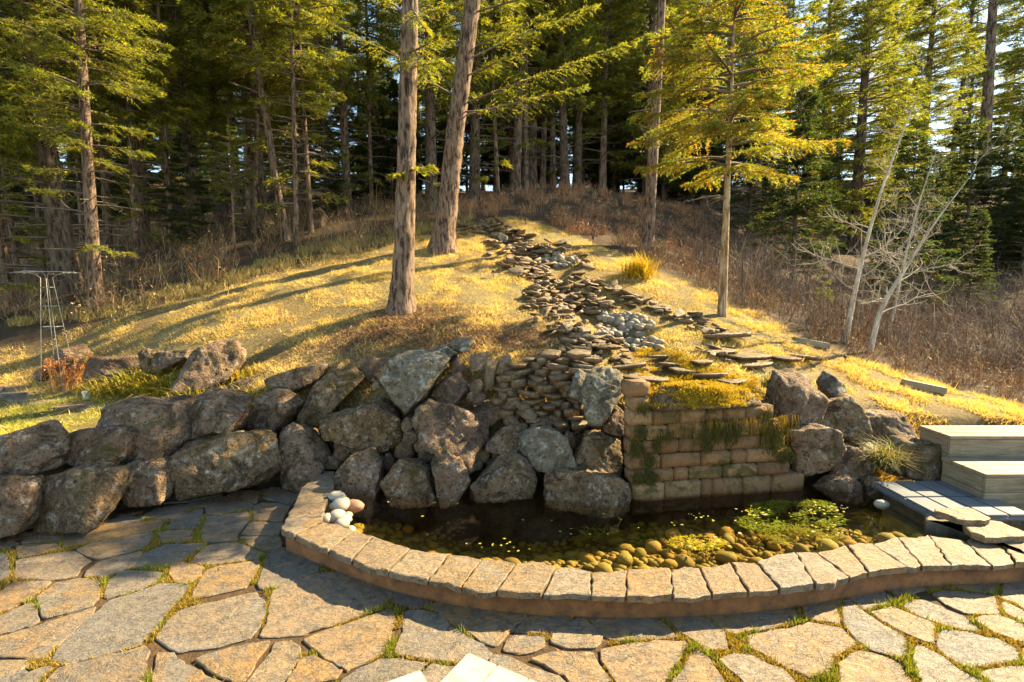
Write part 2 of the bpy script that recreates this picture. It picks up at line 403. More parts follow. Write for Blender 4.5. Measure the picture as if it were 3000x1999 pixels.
# hillside sheet
ux = np.linspace(-1, 1, 300); gx = 9 * ux + 121 * np.sign(ux) * np.abs(ux) ** 4.5 + .6
uy = np.linspace(0, 1, 300); gy = 3.0 + 14 * uy + 123 * uy ** 4
GX, GY = np.meshgrid(gx, gy); GY = GY + (lineY(GX) - 4.6) * np.exp(-((GY - 3) / 6) ** 2) * .9
fx, fy = GX.ravel(), GY.ravel(); fz = hz(fx, fy)
nx, ny = len(gx), len(gy)
ii = (np.arange(ny - 1)[:, None] * nx + np.arange(nx - 1)[None]).ravel()
quads = np.c_[ii, ii + 1, ii + nx + 1, ii + nx]
keep = (fy[quads] > lineY(fx[quads]) - .15).any(1)
quads = quads[keep]
# what covers the ground where
def lawn_mask(x, y):
    """1 on mown lawn, 0 in the woods"""
    edge_l = np.interp(x, [-12, -8.5, -6, -4, -2.2, 0, 2, 3], [9.5, 10.6, 12.4, 13.6, 15.0, 17.5, 16.5, 14.5])
    edge_r = np.interp(y, [6, 7.6, 8.3, 9.0, 9.7, 11, 12.5, 14, 17], [16, 13, 9.0, 7.2, 6.2, 5.0, 4.0, 3.3, 1.5])
    n = fbm(np.c_[x * .8, y * .8, x * 0], 9, 3) * .35
    a = np.clip((edge_l - y + n) / .6 + .5, 0, 1); b = np.clip((edge_r - x + n) / .5 + .5, 0, 1)
    return a * b
MULCH_C = [tuple(atY(*c)) for c in [(1250,960,9.0),(1400,1000,8.4),(1100,985,8.9),(1550,1000,8.5),(1180,930,9.7)]]
def mulch_mask(x, y):
    m = np.zeros(len(x))
    for cx, cyy, _ in MULCH_C: m = np.maximum(m, 1.25 - np.hypot(x - cx, (y - cyy) * 1.5) / .95)
    return np.clip(m + .35 * fbm(np.c_[x * 2.2, y * 2.2, x * 0], 21, 3), 0, 1)
lm, mm = lawn_mask(fx, fy), mulch_mask(fx, fy)
gn = fbm(np.c_[fx * .7, fy * .7, fx * 0], 5, 4)[:, None]
lawn_c = np.array([.36, .26, .10]) + gn * np.array([.03, -.005, -.01])
green = np.clip((-fx - 3.2) / 3.5, 0, 1)[:, None] * np.clip((9.6 - fy) / 2.5, 0, 1)[:, None]
lawn_c = lawn_c * (1 - green) + np.array([.24, .23, .035]) * green
wood_c = np.array([.085, .05, .026]) + gn * .01
cc = wood_c * (1 - lm[:, None]) + lawn_c * lm[:, None]
cc = cc * (1 - mm[:, None]) + np.array([.17, .085, .04]) * mm[:, None]
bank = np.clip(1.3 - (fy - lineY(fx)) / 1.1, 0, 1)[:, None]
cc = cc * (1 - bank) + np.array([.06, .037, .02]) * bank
used = np.unique(quads); remap = -np.ones(len(fx), int); remap[used] = np.arange(len(used))
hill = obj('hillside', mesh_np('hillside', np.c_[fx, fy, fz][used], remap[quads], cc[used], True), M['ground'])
tag(hill, kind='structure')

# ------------------------------------------------------------------ patio of flagstones
FA = lambda x, y: (x * .35, 1450 + y * .35)
FB = lambda x, y: (500 + x * .35, 1450 + y * .35)
FC = lambda x, y: (1000 + x * .255, 1600 + y * .255)
FD = lambda x, y: (1500 + x * .255, 1700 + y * .255)
FE = lambda x, y: (2050 + x * .2226, 1650 + y * .2226)
FF = lambda x, y: (2500 + x * .2226, 1650 + y * .2226)
STONES = [
 (FA, [(165,400),(290,300),(520,285),(505,390)]), (FA, [(560,290),(800,255),(1430,205),(1290,300),(740,400),(510,440)]),
 (FA, [(130,420),(490,400),(480,455),(330,495),(140,530)]), (FA, [(120,540),(620,460),(770,545),(680,600),(630,680),(440,710),(120,690)]),
 (FA, [(630,455),(760,405),(1280,310),(1270,380),(1190,450),(810,540),(760,520)]), (FA, [(1310,320),(1380,295),(1620,290),(1600,370),(1510,395),(1350,390)]),
 (FA, [(1440,200),(1580,140),(1700,110),(1690,190),(1650,280),(1390,285)]), (FA, [(820,240),(1050,170),(1220,200),(1180,225),(900,250)]),
 (FA, [(1180,180),(1300,110),(1550,70),(1600,110),(1480,190),(1340,205)]), (FA, [(820,560),(1200,460),(1150,560),(1060,620),(1000,640),(880,690),(690,675)]),
 (FA, [(1080,605),(1230,470),(1400,410),(1710,400),(1690,440),(1520,545),(1400,600)]), (FA, [(1420,600),(1520,555),(1710,600),(1680,680),(1590,740),(1480,730),(1410,670)]),
 (FA, [(900,720),(1010,640),(1090,625),(1370,640),(1300,730),(1180,790),(870,865)]), (FA, [(310,860),(450,740),(690,690),(830,720),(830,850),(780,930),(360,1040)]),
 (FA, [(-60,850),(100,720),(440,715),(370,790),(80,950),(-60,1000)]), (FA, [(-60,1040),(100,960),(270,890),(330,1050),(230,1100),(-60,1170)]),
 (FA, [(-80,1210),(350,1080),(800,930),(770,1000),(500,1240),(430,1290),(380,1370),(-80,1340)]),
 (FA, [(900,890),(1370,735),(1590,760),(1380,1000),(1360,1050),(1230,1190),(1180,1250),(560,1420),(430,1380),(500,1250)]),
 (FA, [(1300,1190),(1400,1060),(1500,960),(1640,920),(2140,810),(2210,880),(2220,1000),(2150,1120),(2080,1200),(1810,1270),(1500,1310),(1420,1270)]),
 (FA, [(-80,480),(60,480),(85,680),(-80,760)]), (FA, [(-80,390),(100,370),(150,400),(80,440),(-80,450)]), (FA, [(-80,1380),(230,1400),(230,1430),(150,1480),(-80,1540)]),
 (FA, [(60,1600),(200,1490),(400,1420),(430,1450),(340,1540),(280,1600)]), (FA, [(330,1640),(470,1450),(560,1430),(900,1340),(1200,1260),(1250,1300),(1230,1400),(1200,1560),(1180,1640)]),
 (FA, [(1250,1640),(1300,1420),(1330,1310),(1420,1320),(1540,1400),(1650,1460),(1860,1560),(1900,1640)]),
 (FB, [(130,60),(450,5),(700,80),(660,120),(420,160),(300,165),(290,95),(150,90)]), (FB, [(300,175),(420,170),(660,130),(660,210),(560,310),(550,380),(270,390),(250,290)]),
 (FB, [(690,90),(760,70),(880,70),(1000,95),(950,170),(940,220),(800,215),(690,210)]), (FB, [(670,225),(940,225),(930,290),(890,335),(590,330)]),
 (FB, [(580,345),(910,345),(930,430),(830,460),(770,465),(690,440)]), (FB, [(190,520),(310,415),(550,395),(640,430),(770,490),(730,540),(560,555),(360,580),(180,570)]),
 (FB, [(200,790),(300,620),(420,590),(730,550),(740,600),(670,720),(610,780),(210,860),(170,850)]),
 (FB, [(790,500),(830,465),(960,440),(1100,510),(1250,580),(1240,640),(1100,690),(950,770),(740,785),(730,740),(790,580)]),
 (FB, [(870,800),(1090,700),(1280,645),(1420,650),(1714,730),(1840,760),(1860,840),(1714,960),(1500,1040),(1080,1170),(740,1185),(820,1010),(840,870)]),
 (FB, [(1110,1210),(1330,1120),(1600,1030),(1810,960),(1870,970),(1880,1060),(1830,1180),(1760,1330),(1700,1370),(1480,1460),(1420,1440),(1230,1310)]),
 (FB, [(200,1380),(330,1330),(620,1250),(840,1220),(700,1420),(600,1560),(520,1560),(280,1440)]), (FB, [(610,1600),(850,1280),(880,1220),(990,1215),(1080,1260),(1080,1360),(930,1600)]),
 (FB, [(940,1600),(1090,1370),(1200,1340),(1430,1460),(1390,1530),(1200,1560),(1100,1610)]), (FB, [(470,0),(560,-40),(740,-30),(720,70),(560,30)]),
 (FB, [(760,20),(840,-70),(1020,-50),(1080,-10),(1010,80),(930,60)]), (FB, [(-60,70),(60,20),(440,-8),(420,0),(120,55)]),
 (FC, [(-60,1640),(0,1540),(200,1400),(480,1280),(690,1290),(1000,1330),(900,1440),(700,1560),(600,1640)]),
 (FC, [(590,440),(1120,545),(1000,650),(890,710),(760,690),(580,640)]), (FC, [(730,730),(960,720),(1180,810),(1270,920),(1730,1220),(1690,1300),(1400,1330),(1050,1300),(640,1230),(600,1200),(700,1000)]),
 (FC, [(1000,690),(1160,555),(1700,640),(2150,735),(1960,980),(1780,1150),(1640,1100),(1270,880)]), (FD, [(10,590),(210,340),(740,400),(650,470),(470,570),(440,600),(340,600)]),
 (FC, [(1890,1100),(2000,1020),(2330,1040),(2340,1150),(2100,1240),(1850,1190)]), (FC, [(780,1620),(1030,1350),(1290,1380),(1500,1400),(1600,1500),(1500,1640)]),
 (FC, [(1700,1290),(1760,1240),(1950,1280),(2200,1400),(2353,1430),(2500,1500),(2600,1600),(2400,1650),(1800,1640)]),
 (FD, [(470,590),(760,425),(840,420),(1020,640),(1020,720),(960,770),(590,760),(450,700)]), (FD, [(850,400),(1610,400),(1850,580),(1920,640),(1650,660),(1140,680),(1040,620)]),
 (FD, [(1740,410),(2200,410),(2353,530),(2450,600),(2480,780),(2220,780),(2100,700),(1900,570)]), (FD, [(200,910),(480,815),(930,830),(1000,980),(1130,1150),(1100,1220),(700,1220),(560,1080),(380,960)]),
 (FD, [(1030,790),(1300,730),(1700,690),(1980,690),(2030,740),(1950,830),(1880,950),(1780,1110),(1700,1230),(1250,1230),(1110,1050),(1030,900)]),
 (FD, [(1800,1250),(1900,1080),(2080,840),(2140,800),(2250,880),(2400,1080),(2500,1250)]),
 (FE, [(100,690),(1240,550),(1310,690),(1340,710),(900,850),(610,890),(400,910),(200,770)]), (FE, [(1320,550),(1800,430),(1870,470),(1790,560),(1850,800),(1400,720)]),
 (FE, [(640,930),(900,880),(1300,810),(1440,760),(1860,840),(2060,1050),(1990,1100),(1750,1200),(1720,1400),(1450,1500),(1220,1400),(820,1170),(650,1080)]),
 (FE, [(250,1250),(440,1190),(680,1210),(870,1300),(1100,1400),(1250,1560),(1260,1640),(650,1640),(400,1420)]),
 (FF, [(-130,510),(-70,480),(40,570),(140,640),(420,820),(690,980),(710,1210),(620,1230),(250,1150),(60,1030),(-60,900),(-120,760)]),
 (FF, [(-190,1330),(-130,1260),(100,1150),(400,1220),(620,1330),(700,1440),(800,1600),(-170,1640)]),
 (FF, [(-60,450),(340,330),(480,400),(590,480),(500,510),(200,590),(130,600),(30,520)]), (FF, [(350,325),(1130,215),(1200,300),(980,330),(800,390),(600,460),(490,390)]),
 (FF, [(1150,215),(1560,190),(1900,220),(1870,310),(1860,400),(1700,380),(1430,330),(1280,290)]), (FF, [(1040,400),(1170,350),(1460,370),(1860,420),(1890,580),(1930,660),(1560,660),(1450,650),(1250,560)]),
 (FF, [(640,540),(850,470),(950,480),(1200,590),(1450,690),(1700,890),(1400,850),(1160,790),(950,720),(780,650)]), (FF, [(220,640),(520,560),(760,670),(1030,770),(1050,860),(1040,1060),(950,1040),(700,930),(420,780)]),
 (FF, [(1130,900),(1200,870),(1500,890),(1700,950),(1900,990),(2130,1100),(2180,1250),(1950,1290),(1560,1360),(1400,1320),(1130,1140),(1110,980)]),
 (FF, [(790,1150),(830,1080),(930,1100),(1200,1250),(1420,1410),(1700,1560),(1750,1640),(900,1640),(850,1400),(770,1240)]),
 (FF, [(1580,720),(1750,690),(1940,690),(2246,810),(2300,1030),(2100,1000),(1830,900)]), (FF, [(1980,180),(2080,170),(2300,260),(2500,600),(2246,590),(2100,500),(1930,450),(1970,320)]),
 (FF, [(1960,520),(2000,500),(2246,620),(2500,750),(2400,820),(2246,770),(2000,640)]), (FF, [(1650,1430),(1950,1370),(2300,1350),(2500,1640),(1900,1640),(1700,1480)]),
 (FF, [(2250,1060),(2600,1000),(2600,1280),(2230,1260)]),
]
def resample(poly, step, jit, rng):
    out = []
    n = len(poly)
    for i in range(n):
        a, b = np.array(poly[i]), np.array(poly[(i + 1) % n]); L = np.linalg.norm(b - a); k = max(1, int(L / step))
        nrm = np.array([-(b - a)[1], (b - a)[0]]) / (L + 1e-9)
        for j in range(k):
            p = a + (b - a) * j / k
            out.append(p + (nrm * rng.normal() * jit + rng.normal(size=2) * jit * .3 if 1 else 0))
    return np.array(out)
def inset(poly, d):
    """move each vertex of a counter-clockwise polygon inward"""
    p = np.asarray(poly); a = np.roll(p, 1, 0); b = np.roll(p, -1, 0)
    e = b - a; nn = np.c_[-e[:, 1], e[:, 0]]; nn /= np.linalg.norm(nn, axis=1)[:, None] + 1e-9
    return p + nn * d
def ccw(p):
    p = np.asarray(p); s = np.sum(p[:, 0] * np.roll(p[:, 1], -1) - np.roll(p[:, 0], -1) * p[:, 1])
    return p if s > 0 else p[::-1]
def slab_mesh(name, poly, z0, z1, ch=.012, tilt=(0, 0)):
    """a flat stone: top face, chipped edge, sides"""
    p = ccw(poly); q = inset(p, ch); n = len(p); c = p.mean(0)
    def zz(a, z): return np.c_[a, z + (a - c) @ np.array(tilt)]
    v = np.vstack([zz(q, z1), zz(p, z1 - ch * .7), np.c_[inset(p, ch * .4), np.full(n, z0)]])
    bm = bmesh.new(); vv = [bm.verts.new(x) for x in v]
    f = bm.faces.new(vv[:n]); bmesh.ops.triangulate(bm, faces=[f])
    for r0 in (0, n):
        for i in range(n):
            j = (i + 1) % n
            bm.faces.new((vv[r0 + i], vv[r0 + n + i], vv[r0 + n + j], vv[r0 + j]))
    me = bpy.data.meshes.new(name); bm.normal_update(); bm.to_mesh(me); bm.free()
    return me
def chaikin(p, k=.18):
    p = np.asarray(p, float); q = np.roll(p, -1, 0)
    return np.stack([p * (1 - k) + q * k, p * k + q * (1 - k)], 1).reshape(-1, 2)

# pond wall joints (outer, inner)
JO = [(924,1375),(905,1413),(879,1434),(868,1462),(840,1518)]
JI = [(982,1380),(982,1413),(978,1431),(961,1464),(945,1516)]
KO = [(863,1569),(964,1612),(1028,1642),(1137,1673),(1255,1698),(1351,1720),(1455,1731),(1590,1738),(1731,1743),(1834,1746),(1972,1745),(2085,1739),(2192,1731),(2285,1723),(2388,1711),(2490,1690),(2545,1676),(2655,1661),(2700,1656),(2785,1654),(2905,1655),(2978,1648),(3075,1640),(3180,1632),(3300,1622),(3420,1612)]
KI = [(947,1530),(1038,1553),(1095,1572),(1202,1609),(1315,1624),(1412,1638),(1512,1652),(1630,1658),(1733,1672),(1838,1668),(1963,1668),(2050,1662),(2140,1645),(2215,1648),(2330,1620),(2390,1618),(2480,1597),(2555,1595),(2630,1572),(2722,1566),(2825,1580),(2915,1574),(2990,1568),(3090,1562),(3200,1552),(3310,1545)]
WZ = .22
J2 = lambda p, z=WZ: np.array(atZ(p[0], p[1], z))[:2]
o_pts = [J2(p) for p in JO] + [J2((820, 1553))] + [J2(p) for p in KO]
i_pts = [J2(p) for p in JI] + [J2((944, 1522))] + [J2(p) for p in KI]
o_pts, i_pts = np.array(o_pts), np.array(i_pts)
# smooth run of the wall under the stones
def smooth_run(p, k=3):
    p = p.copy()
    for _ in range(k):
        q = p.copy(); q[7:-1] = p[6:-2] * .25 + p[7:-1] * .5 + p[8:] * .25; p = q
    return p
band = smooth_run(o_pts * .88 + i_pts * .12, 4); core_i = smooth_run(o_pts * .2 + i_pts * .8, 4)

# ground under the patio joints
outline = [(-40, -25), (60, -25), (60, 3.0), tuple(band[-1] + (1.5, 0)), *[tuple(p) for p in ((band + core_i) / 2)[::-1]], (-2.6, 7.0), (-3.0, 7.0), (-5.2, 5.7), (-9, 4.6), (-40, 3.5)]
bm = bmesh.new(); f = bm.faces.new([bm.verts.new((x, y, -.016)) for x, y in outline]); bmesh.ops.triangulate(bm, faces=[f])
bmesh.ops.recalc_face_normals(bm, faces=bm.faces); me = bpy.data.meshes.new('patio'); bm.to_mesh(me); bm.free()
patio = tag(obj('patio', me, M['soil']), kind='structure')
rng = np.random.default_rng(5)
flag_polys = []
for fn, pl in STONES:
    w = [np.array(atZ(*fn(x, y), 0))[:2] for x, y in pl]
    flag_polys.append(ccw(w))
# beyond the frame: more stones of the same paving
for gyy in np.arange(-5.5, 5.2, .62):
    for gxx in np.arange(-9, 11, .74):
        cx, cyy = gxx + rng.uniform(-.12, .12) + (.3 if int(round(gyy / .62)) % 2 else 0), gyy + rng.uniform(-.1, .1)
        if cyy > 2.2:
            dd = cyy * CP + CAM_H * SP; px = 1500 + FPX * cx / dd
            if -75 < px < 3090: continue
            if cx < 0 and cyy > np.interp(cx, [-9, -5.1], [3.6, 4.9]): continue
            if cx > 0 and cyy > 3.7: continue
        elif cyy > 1.9 and abs(cx) < 3.4: 
            continue
        k = rng.integers(5, 8); th = np.sort((np.arange(k) + rng.uniform(-.25, .25, k)) * 2 * math.pi / k)
        flag_polys.append(np.c_[cx + .40 * np.cos(th) * rng.uniform(.85, 1.1, k), cyy + .34 * np.sin(th) * rng.uniform(.85, 1.1, k)])
for w in flag_polys:
    w = inset(w, -.006)
    p = resample(chaikin(w, .09), .06, .006, rng)
    c = p.mean(0)
    me = slab_mesh('flagstone', p - c, -.05, rng.uniform(-.004, .004), .007, rng.normal(size=2) * .006)
    o = obj('flagstone', me, M['flag'], patio, (c[0], c[1], 0))

# moss and tiny tufts in the joints
def tri_blades(base, length, width, lean, col, rng, spread=1.0):
    n = len(base); az = rng.uniform(0, 2 * math.pi, n)
    ln = np.clip(rng.normal(lean, .25, n) * spread, 0, 1.45)
    d = np.c_[np.cos(az) * np.sin(ln), np.sin(az) * np.sin(ln), np.cos(ln)] * np.asarray(length).reshape(-1, 1)
    a2 = rng.uniform(0, 2 * math.pi, n); s = np.c_[np.cos(a2), np.sin(a2), np.zeros(n)] * np.asarray(width).reshape(-1, 1)
    v = np.stack([base - s, base + s, base + d], 1).reshape(-1, 3)
    return v, np.arange(3 * n).reshape(-1, 3), np.repeat(col, 3, 0)
def inside_any(P, polys, grow=0.0):
    """which points lie in any polygon"""
    r = np.zeros(len(P), bool)
    for w in polys:
        lo, hi = w.min(0) - .05, w.max(0) + .05
        m = (~r) & (P[:, 0] > lo[0]) & (P[:, 0] < hi[0]) & (P[:, 1] > lo[1]) & (P[:, 1] < hi[1])
        if not m.any(): continue
        q = P[m]; a = np.asarray(w); b = np.roll(a, -1, 0); c = np.zeros(len(q), bool)
        for (x0, y0), (x1, y1) in zip(a, b):
            t_ = ((y0 > q[:, 1]) != (y1 > q[:, 1])) & (q[:, 0] < (x1 - x0) * (q[:, 1] - y0) / (y1 - y0 + 1e-12) + x0)
            c ^= t_
        r[np.where(m)[0][c]] = True
    return r
wall_poly = np.vstack([band, core_i[::-1]])
pond_poly = np.vstack([core_i, [(5.2, 7.2), (-2.4, 7.2)]])
P = np.c_[rng.uniform(-5.6, 5.2, 800000), rng.uniform(1.9, 6.6, 800000)]
P = P[P[:, 1] < lineY(P[:, 0]) - .05]
P = P[~inside_any(P, [inset(w, -.004) for w in flag_polys])]
P = P[~inside_any(P, [wall_poly, pond_poly, np.array([(4.2, 4.4), (7, 4.4), (7, 7), (4.2, 7)])])]
nz = fbm(np.c_[P * 1.7, P[:, 0] * 0], 31, 3); nz2 = fbm(np.c_[P * 7, P[:, 0] * 0], 33, 2)
far_b = np.clip((P[:, 1] - 4.7) / 1.0, 0, 1) * (P[:, 0] < -1.5)
k = (nz > -.30 + far_b * .7 - .35 * np.clip((P[:, 0] - .5) / 2, 0, 1)) & (rng.random(len(P)) < .85)
P, nz, nz2 = P[k], nz[k], nz2[k]
cm = np.where((nz2 > .25)[:, None], np.array([[.24, .27, .03]]), np.array([[.36, .25, .04]])) * rng.uniform(.5, 1.25, (len(P), 1))
cm[rng.random(len(P)) < .25] = (.26, .19, .08)
L_ = rng.uniform(.012, .03, len(P)) * (1 + 1.1 * (nz2 > .55))
v, f, c = tri_blades(np.c_[P, np.full(len(P), -.016)], L_ + .016, .005, .55, cm, rng)
tag(obj('joint_moss', mesh_np('joint_moss', v, f, c), M['moss']), 'golden green moss filling the joints between the patio flagstones', 'moss', kind='stuff')

# ------------------------------------------------------------------ pond wall
pw = empty('pond_wall', (float(o_pts[10, 0]), float(o_pts[10, 1]), 0), 'low curved rusted steel pond wall capped with flat tan coping stones', 'wall')
pl_ = np.array(pw.location)
def strip(a, b, z0, z1):
    n = len(a); v = np.vstack([np.c_[a, np.full(n, z0)], np.c_[a, np.full(n, z1)], np.c_[b, np.full(n, z0)], np.c_[b, np.full(n, z1)]])
    i = np.arange(n - 1)
    f = np.vstack([np.c_[i, i + 1, n + i + 1, n + i], np.c_[2*n + i + 1, 2*n + i, 3*n + i, 3*n + i + 1], np.c_[n + i, n + i + 1, 3*n + i + 1, 3*n + i], [[0, n, 3*n, 2*n], [n-1, 2*n-1+0, 3*n-1, 4*n-1]]])
    f[-1] = [n - 1, 3 * n - 1, 4 * n - 1, 2 * n - 1]
    return v, f
def dense(p, k=6):
    out = []
    n = len(p)
    for i in range(n - 1):
        p0, p1, p2, p3 = p[max(i-1,0)], p[i], p[i+1], p[min(i+2,n-1)]
        if i in (4, 5): p0, p3 = p1, p2
        for j in range(k):
            t_ = j / k
            out.append(.5 * ((2*p1) + (-p0+p2)*t_ + (2*p0-5*p1+4*p2-p3)*t_**2 + (-p0+3*p1-3*p2+p3)*t_**3))
    out.append(p[-1]); return np.array(out)
bd, ci = dense(band), dense(core_i)
bi = bd + (ci - bd) / np.linalg.norm(ci - bd, axis=1)[:, None] * .012
v, f = strip(bd, bi, -.06, .155); obj('steel_band', mesh_np('steel_band', v - pl_, f), M['rust'], pw)
v, f = strip(bi + (ci - bi) * .02, ci, -.7, .166); obj('wall_core', mesh_np('wall_core', v - pl_, f), M['mortar'], pw)
cop = []
for i in range(4): cop.append([o_pts[i], o_pts[i+1], i_pts[i+1], i_pts[i]])
cop.append([o_pts[4], o_pts[5], o_pts[6], i_pts[6], i_pts[5], i_pts[4]])
for i in range(6, len(o_pts) - 1):
    a, b, c_, d = o_pts[i], o_pts[i+1], i_pts[i+1], i_pts[i]
    cop.append([a, (a + b) / 2 + (a - d) * rng.uniform(-.05, .09), b, c_, (c_ + d) / 2 - (a - d) * rng.uniform(-.05, .12), d])
for w in cop:
    p = resample(inset(ccw(w), .007), .05, .006, rng); c = p.mean(0); z = rng.uniform(-.008, .010)
    o = obj('coping_stone', slab_mesh('coping_stone', p - c, WZ - .056 , WZ + z, .009, rng.normal(size=2) * .012), M['coping'], pw, (c[0] - pl_[0], c[1] - pl_[1], 0))

# right-hand return of the wall: two big slabs on a rough plinth
rr = lambda x, y, z: np.array(atZ(2500 + x * .2678, 1180 + y * .2678, z))[:2]
slabs = [([(880,1140),(1260,1140),(1500,1250),(1490,1275),(1160,1275),(1000,1210),(900,1180)], .30, .36, 'thick tan coping slab overlapping the corner of the grey lid'),
         ([(1170,1280),(1560,1280),(1860,1400),(1960,1440),(1480,1480),(1260,1400)], .235, .30, 'broad pale slab lying between the grey lid and the curved pond wall')]
for pl, z0, z1, lab in slabs:
    w = [rr(x, y, z1) for x, y in pl]; p = resample(chaikin(w), .05, .006, rng); c = p.mean(0)
    p = ccw(p)
    tag(obj('coping_slab', slab_mesh('coping_slab', p - c, z0, z1, .012, (0, 0)), M['coping'], None, (c[0], c[1], 0)), lab, 'stone slab')
pl = [rr(780, 1300, .10), rr(1300, 1240, .2), rr(1750, 1420, .2), rr(1900, 1700, .2), rr(1280, 1490, .1), rr(800, 1430, .10)]
c = np.mean(pl, 0); tag(obj('stone_plinth', slab_mesh('stone_plinth', resample(ccw(pl), .08, .012, rng) - c, -.5, .234, .015), M['concrete'], None, (c[0], c[1], 0)), 'rough mossy stone plinth carrying the slabs at the right end of the pond', 'plinth')

# ------------------------------------------------------------------ rocks
def ico(sub):
    bm = bmesh.new(); bmesh.ops.create_icosphere(bm, subdivisions=sub, radius=1); bm.verts.ensure_lookup_table()
    v = np.array([x.co[:] for x in bm.verts]); f = np.array([[q.index for q in g.verts] for g in bm.faces]); bm.free(); return v, f
ICO = {k: ico(k) for k in (2, 3, 4, 5)}
def rock_from_outline(name, uv, depth, seed, sub=5, sharp=36, rough=.035):
    """rock whose outline seen from the front is uv (metres, ccw around 0): edges become facets, plus facets in depth"""
    rg = np.random.default_rng(seed); uv = ccw(uv); uv = uv - uv.mean(0)
    nrm, dd = [], []
    n = len(uv)
    for i in range(n):
        a, b = uv[i], uv[(i + 1) % n]; e = b - a; L = np.linalg.norm(e)
        if L < 1e-4: continue
        nn = np.array([e[1], -e[0]]) / L; d = nn @ a
        if d < .02: d = .02
        w = rg.uniform(-.3, .3); N3 = np.array([nn[0], w, nn[1]]); k = np.linalg.norm(N3)
        nrm.append(N3 / k); dd.append(d / k)
    R0 = np.abs(uv).max(0).mean()
    for s in (-1, 1):
        for _ in range(4):
            a = rg.uniform(0, 2 * math.pi); tl = rg.uniform(.15, .75)
            N3 = np.array([math.cos(a) * tl, s, math.sin(a) * tl])
            if s < 0: N3[2] = rg.uniform(.0, 1.0)
            N3 /= np.linalg.norm(N3)
            nrm.append(N3); dd.append(depth * rg.uniform(.42, .62))
    nrm, dd = np.array(nrm), np.array(dd)
    D, F_ = ICO[sub]
    pr = np.maximum(D @ nrm.T, 1e-3) / dd[None]
    r = 1.0 / (np.power((pr ** sharp).sum(1), 1 / sharp))
    r = np.minimum(r, R0 * 3)
    p = D * r[:, None]
    sc = R0
    nz = fbm(p / sc * 1.6 + seed * 3.7, seed % 97, 5); nz2 = fbm(p / sc * 7 + seed, seed % 89, 3)
    rid = 1 - np.abs(fbm(p / sc * 1.1 + seed * 1.3, seed % 83 + 5, 3))
    nz3 = fbm(p / sc * 18 + seed, seed % 71, 2)
    p = p * (1 + (rough * 1.7) * nz + rough * .7 * nz2 + rough * .28 * nz3 - rough * 2.5 * np.clip(rid - .7, 0, 1))[:, None]
    return mesh_np(name, p, F_, None, True)
def bankY(px, py, k=.52, off=.25):
    Y = 7.0
    for _ in range(12):
        p = atY(px, py, Y); Y = .5 * Y + .5 * (float(lineY(p.x)) + off + max(p.z, -.2) * k)
    return Y
def boulder(fn, pl, label, mat='basalt', Y=None, depth=None, off=.22, seed=None, sub=5, group=None, name='boulder', cat='boulder', k=.52, rough=.048):
    pp = [fn(x, y) for x, y in pl]; cx = np.mean([p[0] for p in pp]); cyy = np.mean([p[1] for p in pp])
    if Y is None: Y = bankY(cx, cyy, k, off)
    W3 = np.array([atY(x, y, Y) for x, y in pp]); c = W3.mean(0); uv = (W3[:, [0, 2]] - c[[0, 2]]) * .965
    w = np.ptp(uv[:, 0]); h = np.ptp(uv[:, 1])
    dp = depth or .78 * math.sqrt(w * h)
    seed = seed or int(cx * 7 + cyy)
    o = obj(name, rock_from_outline(name, uv, dp, seed, sub, rough=rough), M[mat], None, c)
    o.rotation_euler = (0, 0, -math.atan2(c[0], c[1]) * .0)
    return tag(o, label, cat, group)
BANKG = 'boulders of the retaining bank'
B = lambda fn, pl, lab, mat='basalt', **kw: boulder(fn, pl, lab, mat, group=BANKG, **kw)
B(C1, [(-60,900),(0,880),(270,765),(440,850),(470,1010),(420,1110),(250,1150),(0,1100),(-60,1080)], 'big dark boulder cut by the left edge of the photo, upper row of the bank')
B(C1, [(450,890),(580,845),(870,815),(970,860),(940,960),(820,1110),(680,1080),(500,980)], 'wedge-shaped brown grey boulder resting above the squat mossy one at left')
B(C1, [(690,830),(760,650),(880,630),(1190,665),(1275,880),(1250,960),(1130,1060),(930,1040)], 'large flat-topped grey boulder beside the left lawn with a white lichen spot', off=.45)
B(C1, [(1225,700),(1400,600),(1560,620),(1700,680),(1710,760),(1620,880),(1270,940),(1260,800)], 'dark grey boulder below the daylilies with a pale curved scar', off=.45)
B(C1, [(1205,1010),(1270,940),(1500,865),(1800,850),(1890,920),(1950,1100),(1830,1220),(1600,1270),(1330,1265),(1230,1150)], 'widest dark boulder of the left bank, spotted with moss and white lichen', 'basalt_mossy', off=.1)
B(C1, [(300,1190),(420,1120),(640,1090),(800,1130),(860,1250),(850,1330),(700,1480),(500,1500),(310,1450)], 'squat brown mossy boulder standing on the patio at left', 'basalt_mossy', off=.05)
B(C1, [(-80,1150),(210,1150),(260,1190),(290,1420),(240,1530),(100,1567),(-80,1590)], 'pitted pale-lit boulder in the lower left corner of the bank', off=.0)
B(C1, [(870,1090),(920,1040),(1080,1050),(1190,1100),(1230,1220),(1180,1300),(940,1350),(890,1280)], 'small purplish boulder on the patio between two mossy boulders', off=.1)
B(C1, [(1740,640),(1890,545),(1960,560),(2090,670),(2060,770),(1950,850),(1900,920),(1740,860)], 'dark purple boulder behind the tall pointed one, right of the grass tufts', off=.4)
B(C1, [(1955,830),(2020,780),(2120,820),(2200,900),(2300,1010),(2200,1120),(2120,1210),(1990,1210),(1965,1000)], 'tall tapering grey boulder standing left of the pond wall end', off=.15)
B(C1, [(1870,470),(1950,430),(2100,410),(2200,365),(2260,400),(2150,560),(2040,630),(1880,550)], 'dark low boulder against the grassy slope at the top of the bank', off=.75)
B(C2, [(165,590),(250,420),(350,290),(430,225),(500,260),(620,380),(590,440),(500,510),(330,580),(270,640)], 'leaning peaked boulder with pale lichen crest near the top of the bank', 'basalt_mossy', off=.45)
